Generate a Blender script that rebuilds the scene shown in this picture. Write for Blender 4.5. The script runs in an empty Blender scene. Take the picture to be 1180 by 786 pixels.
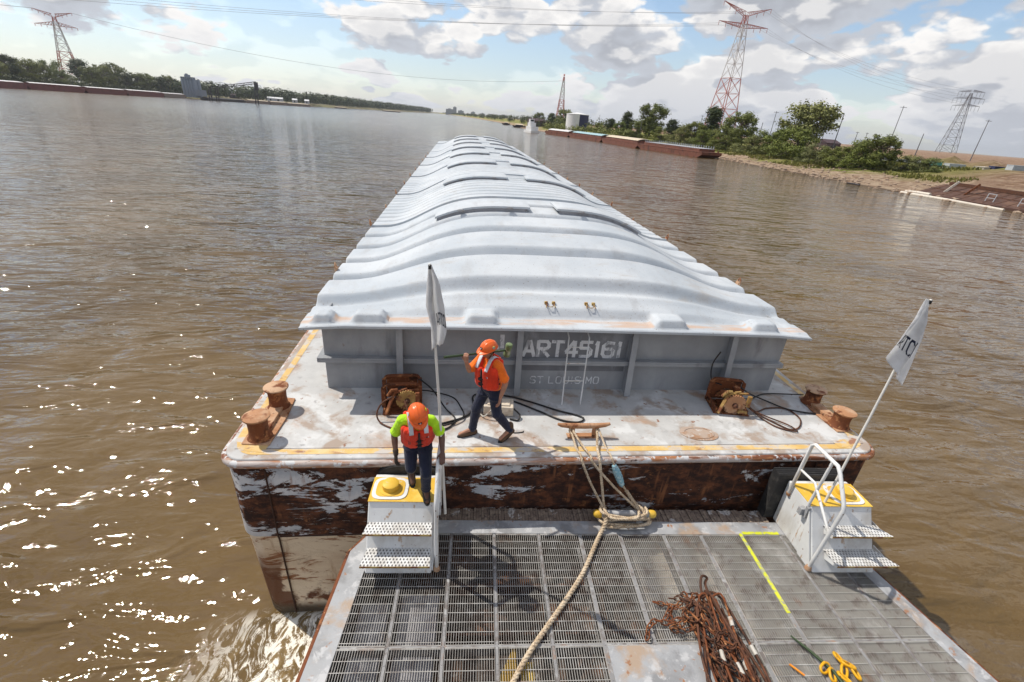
import bpy, math, random
import numpy as np
from mathutils import Vector, Matrix, noise as mn
random.seed(7); R_=math.radians; PI=math.pi
sc=bpy.context.scene
COL=sc.collection
WZ=-3.6                                   # river level; z = 0 is the barge deck
# ------------------------------------------------------------------ camera
CF,CP,CR,CY=532.5196638843543,R_(25.6950516),R_(4.43483373),R_(7.69239867)
CC=Vector((-1.9558349,-5.62211075,4.72249516))
fw=Vector((math.sin(CY)*math.cos(CP),math.cos(CY)*math.cos(CP),-math.sin(CP)))
r0=Vector((math.cos(CY),-math.sin(CY),0)); u0=r0.cross(fw)
rr=r0*math.cos(CR)+u0*math.sin(CR); uu=u0*math.cos(CR)-r0*math.sin(CR)
cam=bpy.data.cameras.new('camera'); co=bpy.data.objects.new('camera',cam); COL.objects.link(co)
cam.sensor_width=36; cam.lens=36*CF/1180; cam.clip_end=30000; cam.clip_start=.05
co.matrix_world=Matrix(((rr.x,uu.x,-fw.x,CC.x),(rr.y,uu.y,-fw.y,CC.y),(rr.z,uu.z,-fw.z,CC.z),(0,0,0,1)))
sc.camera=co
def ray(x,y): return fw+rr*(x-590)/CF+uu*(393-y)/CF
def atz(x,y,z): d=ray(x,y); return CC+d*((z-CC.z)/d.z)
def atY(x,y,Y): d=ray(x,y); return CC+d*((Y-CC.y)/d.y)
def bearing(x,y,dist):                    # point at a horizontal distance in the direction of a pixel
    d=ray(x,y); k=dist/math.hypot(d.x,d.y); return CC+d*k
# ------------------------------------------------------------------ node helper
class NT:
    def __init__(s,name):
        s.m=bpy.data.materials.new(name); s.m.use_nodes=True; s.t=s.m.node_tree; s.N=s.t.nodes; s.L=s.t.links
        s.b=s.N['Principled BSDF']; s.tc=s.N.new('ShaderNodeTexCoord')
    def lk(s,a,b):
        if isinstance(a,(int,float,tuple,list)):
            if isinstance(a,(tuple,list)) and len(a)==3 and len(b.default_value)==4: a=(*a,1)
            b.default_value=a
        else: s.L.new(a,b)
    def co(s,st=(1,1,1),geo=False,rot=(0,0,0),off=(0,0,0)):
        mp=s.N.new('ShaderNodeMapping'); mp.inputs['Scale'].default_value=st; mp.inputs['Rotation'].default_value=rot; mp.inputs['Location'].default_value=off
        if geo: s.L.new(s.geo().outputs['Position'],mp.inputs[0])
        else: s.L.new(s.tc.outputs['Object'],mp.inputs[0])
        return mp.outputs[0]
    def geo(s):
        return s.N.new('ShaderNodeNewGeometry')
    def noise(s,sc=1,st=(1,1,1),det=4,rough=.55,geo=False,dist=0,off=(0,0,0)):
        n=s.N.new('ShaderNodeTexNoise'); n.inputs['Scale'].default_value=sc; n.inputs['Detail'].default_value=det
        n.inputs['Roughness'].default_value=rough; n.inputs['Distortion'].default_value=dist
        s.L.new(s.co(st,geo,off=off),n.inputs['Vector']); return n.outputs['Fac']
    def vor(s,sc=1,st=(1,1,1),feat='F1',geo=False):
        n=s.N.new('ShaderNodeTexVoronoi'); n.feature=feat; n.inputs['Scale'].default_value=sc; s.L.new(s.co(st,geo),n.inputs['Vector']); return n.outputs['Distance']
    def ramp(s,v,lo,hi,a=0.,b=1.):
        n=s.N.new('ShaderNodeMapRange'); n.interpolation_type='SMOOTHSTEP'; n.clamp=True
        n.inputs[1].default_value=lo; n.inputs[2].default_value=hi; n.inputs[3].default_value=a; n.inputs[4].default_value=b
        s.lk(v,n.inputs[0]); return n.outputs[0]
    def m_(s,op,a,b=0.):
        n=s.N.new('ShaderNodeMath'); n.operation=op; s.lk(a,n.inputs[0]); s.lk(b,n.inputs[1]); return n.outputs[0]
    def mix(s,f,a,b):
        n=s.N.new('ShaderNodeMix'); n.data_type='RGBA'; s.lk(f,n.inputs[0]); s.lk(a,n.inputs[6]); s.lk(b,n.inputs[7]); return n.outputs[2]
    def xyz(s,geo=False):
        n=s.N.new('ShaderNodeSeparateXYZ'); s.L.new(s.geo().outputs['Position'] if geo else s.tc.outputs['Object'],n.inputs[0]); return n.outputs
    def bump(s,h,strength=.3,dist=.02,prev=None):
        n=s.N.new('ShaderNodeBump'); n.inputs['Strength'].default_value=strength; n.inputs['Distance'].default_value=dist
        s.lk(h,n.inputs['Height'])
        if prev is not None: s.L.new(prev,n.inputs['Normal'])
        return n.outputs[0]
    def out(s,col=None,rough=None,normal=None,metal=None,spec=None):
        if col is not None: s.lk(col,s.b.inputs['Base Color'])
        if rough is not None: s.lk(rough,s.b.inputs['Roughness'])
        if metal is not None: s.lk(metal,s.b.inputs['Metallic'])
        if spec is not None: s.lk(spec,s.b.inputs['Specular IOR Level'])
        if normal is not None: s.L.new(normal,s.b.inputs['Normal'])
        return s.m
def worn(name,base,layers=(),rough=.6,bump=.25,bd=.01,bs=30,metal=0.,spec=.4,var=.08,geo=False):
    n=NT(name)
    v=n.ramp(n.noise(2.3,det=5,geo=geo),.3,.7)
    c=n.mix(v,tuple(max(0,x*(1-var)) for x in base),tuple(x*(1+var) for x in base))
    for (colr,scl,lo,hi,st) in layers:
        c=n.mix(n.ramp(n.noise(scl,st,det=7,rough=.62,geo=geo,dist=.3),lo,hi),c,colr)
    h=n.noise(bs,det=4,geo=geo)
    return n.out(c,n.ramp(n.noise(5,det=4,geo=geo),.3,.7,max(.02,rough-.12),min(1,rough+.12)),n.bump(h,bump,bd),metal,spec)
RUST=(.17,.055,.022); RUSTD=(.055,.02,.011); RUSTL=(.36,.15,.06)
M={}
M['deck']=worn('deck_paint',(.46,.455,.445),[((.58,.58,.575),1.1,.5,.60,(1,1,1)),((.34,.27,.22),1.6,.49,.62,(1,1,1)),((.30,.29,.29),5,.58,.75,(1,1,1)),((.40,.25,.165),.8,.55,.72,(1,1,1)),((.24,.11,.06),7,.62,.70,(1,1,1)),((.3,.29,.29),45,.66,.73,(1,1,1))],rough=.62,bump=.25,bd=.004)
M['rim']=worn('rim_paint',(.46,.40,.37),[(RUSTL,2.0,.46,.60,(.5,3,3)),(RUST,4,.50,.62,(.4,2,3)),((.55,.55,.55),9,.55,.6,(1,1,1)),(RUSTD,12,.64,.7,(.6,1,1))],rough=.65,bd=.006)
M['coam']=worn('coaming_grey_paint',(.27,.28,.295),[((.36,.37,.385),.8,.45,.7,(1,1,.5)),((.20,.20,.21),2.5,.55,.75,(1,1,.25)),((.30,.19,.10),2.3,.67,.76,(1,1,.9)),((.20,.12,.08),9,.7,.76,(1,1,.4))],rough=.55,bd=.004)
M['coamdark']=worn('coaming_patch_paint',(.17,.175,.19),[((.26,.27,.29),3,.5,.7,(1,1,.5))],rough=.6)
M['white']=worn('white_paint',(.68,.68,.67),[((.50,.475,.44),2,.46,.66,(1,1,.4)),((.42,.28,.18),6,.60,.68,(1.6,1.6,.3)),(RUST,16,.66,.70,(1,1,.6))],rough=.5,bd=.003)
M['stencil']=worn('stencil_white',(.64,.65,.67),[((.34,.35,.37),9,.52,.60,(1,1,.5)),((.28,.28,.3),30,.62,.68,(1,1,1))],rough=.6)
M['yellow']=worn('yellow_paint',(.66,.40,.04),[((.75,.52,.10),3,.45,.65,(1,1,1)),((.5,.45,.38),6,.60,.72,(1,1,1)),((.30,.15,.06),9,.64,.72,(1,1,1))],rough=.55,bd=.004)
M['stripe']=worn('yellow_stripe_paint',(.62,.40,.13),[((.66,.50,.26),2.3,.45,.65,(1,1,1)),((.50,.46,.42),4,.50,.60,(.5,1,1)),((.30,.14,.08),5,.55,.66,(.5,1,1)),((.5,.47,.44),22,.6,.68,(1,1,1))],rough=.6,bd=.004)
M['lime']=worn('lime_line_paint',(.58,.60,.03),[((.34,.34,.25),14,.50,.58,(1,1,1))],rough=.5)
M['rust']=worn('rust',RUST,[(RUSTD,3,.48,.62,(1,1,1)),(RUSTL,6,.52,.66,(1,1,1)),((.45,.22,.10),15,.6,.7,(1,1,1))],rough=.8,bump=.6,bd=.008,bs=45,spec=.25)
M['rustlight']=worn('light_rust',(.40,.20,.10),[((.50,.32,.20),2,.45,.6,(1,1,1)),(RUST,5,.52,.64,(1,1,1)),(RUSTD,9,.6,.7,(1,1,1))],rough=.75,bump=.6,bd=.006,bs=40,spec=.3)
M['rustdark']=worn('dark_rust',(.075,.032,.018),[((.13,.05,.025),5,.45,.6,(1,1,1)),((.03,.015,.01),9,.5,.65,(1,1,1)),((.24,.10,.045),16,.58,.68,(1,1,1))],rough=.75,bump=.5,bd=.005,bs=60,spec=.35)
M['ochre']=worn('ochre_rusty_paint',(.30,.17,.05),[((.42,.30,.10),4,.45,.6,(1,1,1)),(RUST,6,.5,.62,(1,1,1)),(RUSTD,10,.6,.7,(1,1,1))],rough=.7,bump=.6,bd=.006)
M['boat']=worn('boat_grey_paint',(.33,.335,.345),[((.23,.23,.235),2,.47,.62,(1,1,1)),((.45,.45,.455),6,.52,.64,(1,1,1)),((.36,.27,.20),1.7,.54,.68,(1,1,1)),((.30,.15,.08),8,.62,.69,(1,1,1)),((.6,.6,.6),40,.68,.72,(1,1,1))],rough=.5,bd=.003)
M['grate']=worn('galvanised_bar',(.36,.345,.32),[((.22,.19,.17),6,.48,.64,(1,1,1)),((.52,.51,.49),3,.5,.7,(1,1,1)),((.30,.19,.13),2,.6,.75,(1,1,1))],rough=.5,metal=.1,bd=.002)
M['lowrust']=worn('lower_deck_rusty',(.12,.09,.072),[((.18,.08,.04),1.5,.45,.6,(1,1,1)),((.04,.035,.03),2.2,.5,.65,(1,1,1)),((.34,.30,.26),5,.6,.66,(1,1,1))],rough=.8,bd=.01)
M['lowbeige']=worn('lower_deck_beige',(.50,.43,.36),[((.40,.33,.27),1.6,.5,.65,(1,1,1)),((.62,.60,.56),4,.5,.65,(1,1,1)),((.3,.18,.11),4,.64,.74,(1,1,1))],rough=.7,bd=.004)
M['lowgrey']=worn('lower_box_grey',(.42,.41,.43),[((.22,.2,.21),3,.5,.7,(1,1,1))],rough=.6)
M['rubber']=worn('black_rubber',(.022,.021,.021),[((.06,.055,.05),7,.5,.7,(1,1,1)),((.20,.19,.18),5,.68,.72,(1,1,.4))],rough=.75,bump=.5,bd=.006)
M['cable']=worn('black_cable',(.018,.017,.017),[((.05,.035,.03),6,.55,.7,(1,1,1))],rough=.5)
M['wood']=worn('fender_timber',(.21,.155,.12),[((.32,.25,.19),9,.45,.65,(1,1,1)),((.50,.47,.44),3.2,.60,.64,(1,1,1)),((.06,.045,.04),20,.5,.7,(1,1,1))],rough=.85,bump=.6,bd=.01)
M['steelpole']=worn('pole_paint',(.66,.64,.60),[((.40,.32,.26),8,.58,.7,(1,1,.2))],rough=.45)
M['block']=worn('pale_block',(.60,.52,.42),[((.45,.36,.27),5,.5,.65,(1,1,1))],rough=.7)
M['blue']=worn('blue_tape',(.22,.42,.50),[((.45,.60,.62),22,.48,.56,(1,1,1)),((.10,.16,.2),30,.58,.64,(1,1,1)),((.5,.45,.35),18,.63,.68,(1,1,1))],rough=.5,bd=.01)
M['sleeve']=worn('white_sleeve',(.50,.47,.42),[((.35,.22,.14),9,.55,.7,(1,1,1))],rough=.5)
M['black']=worn('black_plastic',(.02,.02,.02),rough=.5)
M['green']=worn('dark_green_paint',(.035,.06,.022),[((.12,.14,.06),10,.6,.7,(1,1,1))],rough=.5)
M['greensteel']=worn('hammer_head_green',(.14,.19,.08),[((.35,.36,.25),8,.5,.65,(1,1,1))],rough=.5)
M['yellowch']=worn('chain_yellow',(.70,.36,.01),[((.3,.13,.03),14,.58,.66,(1,1,1))],rough=.5)
M['orangep']=worn('orange_strap',(.72,.25,.02),rough=.5)
M['letter']=worn('flag_letters',(.012,.014,.035),rough=.7,var=0)
# rope: pale manila with fibre bump
n=NT('manila_rope'); c=n.mix(n.ramp(n.noise(9,det=6),.35,.65),(.46,.35,.23),(.64,.53,.39)); c=n.mix(n.ramp(n.noise(60,det=3),.5,.65),c,(.24,.15,.085))
M['rope']=n.out(c,.85,n.bump(n.noise(160,det=3),.7,.004))
# cover: off-white glass-fibre with grime and rust in the front recesses
n=NT('cover_gelcoat'); c=n.mix(n.ramp(n.noise(.55,(1,1,1),det=6,geo=True),.35,.66),(.42,.455,.49),(.52,.545,.57))
c=n.mix(n.ramp(n.noise(3.0,(1,.35,1),det=8,rough=.65,geo=True),.50,.70,0,.45),c,(.37,.37,.375))
c=n.mix(n.ramp(n.noise(1.3,(.7,2.2,1),det=8,rough=.7,geo=True,off=(5,3,1)),.55,.72,0,.5),c,(.40,.36,.32))
P=n.xyz(True); rec=n.m_('MULTIPLY',n.ramp(P[1],1.72,1.78),n.ramp(P[1],2.03,1.98)); rec=n.m_('MULTIPLY',rec,n.ramp(P[2],1.51,1.47))
c=n.mix(n.m_('MULTIPLY',rec,n.ramp(n.noise(2.2,(.6,3,1),det=6,geo=True),.38,.60,0,.8)),c,(.50,.34,.24))
c=n.mix(n.ramp(n.noise(38,det=3,geo=True),.66,.70),c,(.24,.20,.17))
M['cover']=n.out(c,n.ramp(n.noise(4,det=4,geo=True),.3,.7,.5,.75),n.bump(n.noise(1.6,det=5,geo=True),.35,.05,n.bump(n.noise(14,det=4,geo=True),.35,.008)),0,.2)
# hull: rusted upper strake with patches of pale paint, cream lower plating
n=NT('hull_weathered'); P=n.xyz()
up=n.ramp(P[2],-1.58,-1.55)
rustc=n.mix(n.ramp(n.noise(4.5,(.8,1,1.5),det=9,rough=.72),.42,.66),(.026,.011,.008),(.13,.045,.02)); rustc=n.mix(n.ramp(n.noise(3.5,(.8,1,1.3),det=9,rough=.75),.56,.68),rustc,(.27,.105,.04))
pale=n.mix(n.ramp(n.noise(3,det=5),.4,.6),(.40,.42,.45),(.56,.55,.55))
edge=n.m_('ADD',n.noise(1.15,(.7,1,2.1),det=10,rough=.74,dist=.6,off=(2.3,0,.7)),n.m_('ADD',n.ramp(P[0],-5.3,-3.6,.03,-.03),n.ramp(P[0],-3.2,2.5,0,-.055)))
upc=n.mix(n.ramp(edge,.515,.535),rustc,pale)
loc_=n.mix(n.ramp(n.noise(1.1,(.5,1,1.2),det=7,rough=.6),.40,.66),(.72,.61,.47),(.52,.38,.26))
loc_=n.mix(n.ramp(n.noise(1.6,(.7,1,2.4),det=9,rough=.72,dist=1.2,off=(1,1,4)),.52,.60),loc_,(.27,.11,.045))
dk=n.ramp(n.m_('ADD',n.noise(1.7,det=8,rough=.65),n.ramp(P[0],-4.65,-4.95,0,.20)),.54,.64)
loc_=n.mix(n.m_('MULTIPLY',dk,n.ramp(P[2],-1.9,-2.6)),loc_,(.13,.05,.025))
loc_=n.mix(n.ramp(P[2],-3.25,-3.5),loc_,(.10,.075,.05))
run=n.m_('MULTIPLY',n.ramp(n.noise(7,(1,1,.10),det=5,rough=.6),.54,.66),n.ramp(n.noise(2.2,det=4),.45,.6)); upc=n.mix(n.m_('MULTIPLY',run,.8),upc,(.22,.085,.035)); loc_=n.mix(n.m_('MULTIPLY',run,.55),loc_,(.30,.15,.07))
scr=n.m_('MULTIPLY',n.ramp(n.noise(11,(.22,1,3.2),det=6,rough=.7),.60,.64),n.ramp(P[2],-.9,-1.35)); upc=n.mix(scr,upc,(.55,.53,.50)); c=n.mix(up,loc_,upc)
M['hull']=n.out(c,n.ramp(edge,.5,.54,.85,.5),n.bump(n.ramp(edge,.515,.535),.5,.006,n.bump(n.noise(30,det=5),.35,.006)),0,.3)
M['seam']=worn('weld_seam',(.05,.022,.014),rough=.8)
# fabrics and skin
def cloth(name,col,bs=40,st=.35,rough=.85):
    n=NT(name); c=n.mix(n.ramp(n.noise(6,det=5),.35,.65),tuple(x*.82 for x in col),tuple(min(1,x*1.12) for x in col))
    n.b.inputs['Sheen Weight'].default_value=.15
    return n.out(c,rough,n.bump(n.noise(14,(1,1,.5),det=4,dist=.8),.55,.03,n.bump(n.noise(180,det=2),st,.002)),0,.25)
M['lime_shirt']=cloth('lime_shirt_fabric',(.46,.80,.02)); M['orange_shirt']=cloth('orange_shirt_fabric',(.90,.17,.015))
M['navy']=cloth('navy_trouser_fabric',(.018,.022,.045)); M['vest']=cloth('red_orange_vest_fabric',(.74,.045,.014)); M['vest2']=cloth('vest_panel_fabric',(.40,.05,.03))
M['strap']=cloth('reflective_tape',(.62,.64,.68),rough=.35); M['flag']=cloth('white_flag_fabric',(.80,.80,.81)); 
ft=M['flag'].node_tree; tl=ft.nodes.new('ShaderNodeBsdfTranslucent'); tl.inputs[0].default_value=(.8,.8,.8,1); ms=ft.nodes.new('ShaderNodeMixShader'); ms.inputs[0].default_value=.6; ft.links.new(ft.nodes['Principled BSDF'].outputs[0],ms.inputs[1]); ft.links.new(tl.outputs[0],ms.inputs[2]); ft.links.new(ms.outputs[0],ft.nodes['Material Output'].inputs[0])
M['glove']=cloth('dark_glove',(.05,.035,.025))
M['belt']=cloth('black_webbing',(.02,.02,.02)); M['boot']=worn('brown_boot_leather',(.085,.045,.022),[((.17,.11,.07),9,.5,.7,(1,1,1))],rough=.6); M['bootd']=worn('dark_boot_leather',(.03,.024,.02),[((.09,.07,.05),9,.55,.7,(1,1,1))],rough=.6)
M['helmet']=worn('orange_hard_hat_plastic',(.78,.13,.02),[((.60,.10,.03),8,.55,.7,(1,1,1)),((.35,.1,.05),24,.66,.72,(1,1,1))],rough=.35,bump=.05)
def skin(name,c):
    n=NT(name); n.b.inputs['Subsurface Weight'].default_value=.08; n.b.inputs['Subsurface Radius'].default_value=(.02,.008,.004)
    return n.out(n.mix(n.ramp(n.noise(12,det=4),.4,.6),tuple(x*.85 for x in c),c),.5,n.bump(n.noise(60,det=3),.2,.002))
M['skinA']=skin('tanned_skin',(.42,.20,.12)); M['skinB']=skin('brown_skin',(.13,.060,.036)); M['hair']=worn('short_dark_hair',(.02,.014,.01),rough=.8)
# vegetation / banks
def leafmat(name,a,b,c3):
    n=NT(name); g=n.geo(); rnd=g.outputs['Random Per Island']
    c=n.mix(rnd,a,b); c=n.mix(n.ramp(n.noise(.35,det=3),.45,.7),c,c3); oi=n.N.new('ShaderNodeObjectInfo'); c=n.mix(n.m_('MULTIPLY',oi.outputs['Random'],.45),c,(b[0]*1.1,b[1]*.78,b[2]*.9)); c=n.mix(n.ramp(oi.outputs['Random'],.55,1.,0,.45),c,(a[0]*.6,a[1]*.75,a[2]))
    n.b.inputs['Transmission Weight'].default_value=0
    return n.out(c,.6,None,0,.25)
M['leafA']=leafmat('leaves_mid_green',(.085,.12,.022),(.19,.22,.040),(.13,.16,.030))
M['leafB']=leafmat('leaves_pale_green',(.12,.15,.045),(.24,.26,.08),(.15,.17,.05))
M['leafC']=leafmat('leaves_dark_green',(.026,.044,.014),(.065,.085,.022),(.042,.060,.018))
M['bark']=worn('bark',(.09,.07,.055),rough=.9)
M['grass']=leafmat('grass_blades',(.10,.13,.02),(.20,.20,.045),(.13,.14,.03))
n=NT('river_bank_ground'); P=n.xyz(True)
rock=n.mix(n.ramp(n.noise(.9,det=8,rough=.7,geo=True),.38,.64),(.37,.25,.165),(.19,.115,.07)); rock=n.mix(n.ramp(n.vor(.55,geo=True),.3,.7),rock,(.44,.33,.23))
dirt=n.mix(n.ramp(n.noise(.12,(1,3,1),det=8,rough=.65,geo=True),.38,.60),(.33,.225,.155),(.20,.115,.07)); dirt=n.mix(n.ramp(n.noise(.35,(2.6,.5,1),det=6,rough=.6,geo=True),.52,.68),dirt,(.46,.33,.22))
gr=n.mix(n.ramp(n.noise(.25,det=7,rough=.65,geo=True),.35,.65),(.15,.17,.03),(.28,.25,.09))
gm=n.m_('MULTIPLY',n.ramp(n.m_('ADD',P[2],n.ramp(n.noise(.06,det=6,geo=True),.3,.7,-1.0,1.0)),-2.75,-2.1),n.ramp(n.m_('ADD',P[1],n.noise(.03,det=4,geo=True)),96,122))
gm=n.m_('MULTIPLY',gm,n.ramp(P[0],190,150))
hi=n.ramp(n.m_('ADD',P[2],n.ramp(n.noise(.08,det=5,geo=True),.3,.7,-1,1)),-1.4,-.2)
c=n.mix(hi,rock,dirt); c=n.mix(gm,c,gr); c=n.mix(n.ramp(P[2],-3.3,-3.6),c,(.10,.07,.05))
M['bank']=n.out(c,.95,n.bump(n.noise(1.2,det=8,rough=.7,geo=True),1.,1.1),0,.15)
M['bankL']=worn('far_bank_ground',(.14,.13,.05),[((.24,.18,.11),.02,.5,.6,(1,1,1))],rough=.95,geo=True,bd=.3,bs=.6)
M['stone']=worn('rip_rap_stone',(.34,.25,.18),[((.25,.18,.13),3,.5,.65,(1,1,1))],rough=.9,geo=True)
# river
n=NT('muddy_river_water'); P=n.xyz(True)
c=n.mix(n.ramp(n.noise(.10,(1,.6,1),det=5,geo=True),.35,.65),(.082,.047,.011),(.130,.081,.029))
fx=n.m_('SUBTRACT',P[0],n.m_('MULTIPLY',P[1],.30)); 
fm=n.m_('MULTIPLY',n.m_('MULTIPLY',n.ramp(fx,-6.3,-4.7),n.ramp(fx,-2.8,-3.3)),n.m_('MULTIPLY',n.ramp(P[1],.25,-.1),n.ramp(P[1],-4.6,-1.2)))
fn=n.noise(2.6,(1.3,.75,1),det=9,rough=.74,dist=2.2,geo=True)
foam=n.m_('MULTIPLY',n.ramp(fn,.47,.56),fm)
fine=n.noise(1.3,(1.2,.45,1),det=10,rough=.75,dist=1.,geo=True,off=(4,1,0))
c=n.mix(n.m_('MULTIPLY',n.ramp(fine,.42,.6),n.m_('MULTIPLY',fm,.6)),c,(.32,.22,.10)); c=n.mix(foam,c,(.85,.80,.70))
# small foam flecks drifting with the current
fl=n.m_('MULTIPLY',n.ramp(n.noise(.25,det=3,geo=True),.56,.64),n.ramp(n.noise(4.5,(1,.5,1),det=6,rough=.7,geo=True),.70,.75))
c=n.mix(fl,c,(.55,.48,.38))
w1=n.noise(.22,(.8,1.3,1),det=2,rough=.5,dist=.5,geo=True); w2=n.noise(.75,(.6,1.6,1),det=2,rough=.5,dist=.6,geo=True); w3=n.noise(2.6,(.65,1.4,1),det=2,rough=.5,dist=.5,geo=True,off=(8,2,0)); w4=n.noise(7.5,(.8,1.2,1),det=1.5,rough=.5,dist=.3,geo=True,off=(3,7,0))
b=n.bump(w1,1.,.60); b=n.bump(w2,1.,.23,b); b=n.bump(w3,1.,.037,b); b=n.bump(w4,1.,.0075,b); b=n.bump(n.m_('MULTIPLY',fine,fm),1.,.22,b)
# the silt-laden body scatters evenly; the rippled surface film lies over it as the coat
soft=n.bump(w3,1.,.03,n.bump(w2,1.,.26,n.bump(w1,1.,.6)))
n.b.inputs['Specular IOR Level'].default_value=0; n.b.inputs['Coat Weight'].default_value=1.; n.b.inputs['Coat IOR'].default_value=1.46
far_=n.ramp(n.m_('SQRT',n.m_('ADD',n.m_('MULTIPLY',P[0],P[0]),n.m_('MULTIPLY',P[1],P[1]))),40,400,0,.10); n.lk(n.m_('ADD',n.m_('ADD',n.m_('MULTIPLY',foam,.35),.035),far_),n.b.inputs['Coat Roughness']); n.L.new(b,n.b.inputs['Coat Normal'])
M['water']=n.out(c,.9,soft,0,0.)
def flat(name,c,rough=.7,var=.1): return worn(name,c,rough=rough,var=var,bump=.1)
M['pylred']=flat('pylon_red',(.45,.15,.12)); M['pylwhite']=flat('pylon_white',(.55,.53,.52)); M['pylgrey']=flat('pylon_grey',(.16,.15,.16)); M['wire']=flat('wire_grey',(.26,.26,.28))
M['brust']=worn('barge_rust_red',(.17,.062,.040),[((.09,.04,.03),.6,.5,.65,(1,1,1)),((.24,.15,.11),.8,.58,.7,(1,1,1))],rough=.8,geo=True)
M['bmaroon']=worn('barge_maroon',(.16,.05,.05),[((.10,.045,.04),.4,.5,.65,(1,1,1))],rough=.8,geo=True)
M['bgrey']=worn('barge_brown_grey',(.20,.16,.14),rough=.8); M['bcoverw']=worn('barge_cover_white',(.60,.58,.57),rough=.6); M['bcoverteal']=worn('barge_cover_teal',(.30,.44,.47),rough=.6); M['bcovertan']=worn('barge_cover_tan',(.55,.46,.34),rough=.7); M['bdark']=flat('dark_steel',(.035,.03,.035)); M['bsilo']=worn('silo_concrete',(.20,.235,.29),rough=.7); M['bwhite']=flat('white_cladding',(.66,.66,.66)); M['bnavy']=flat('navy_cladding',(.03,.035,.09)); M['bteal']=flat('teal_sheet',(.12,.42,.40)); M['bgreysh']=flat('grey_sheet',(.42,.44,.47)); M['glass']=flat('dark_window',(.02,.025,.03),.2); M['mdirt']=flat('dark_ore',(.07,.04,.045)); M['log']=worn('bleached_timber',(.60,.54,.46),[((.35,.25,.18),1.5,.55,.7,(1,1,1))],rough=.8)
M['cityb']=flat('far_building_grey',(.22,.24,.28))
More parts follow.
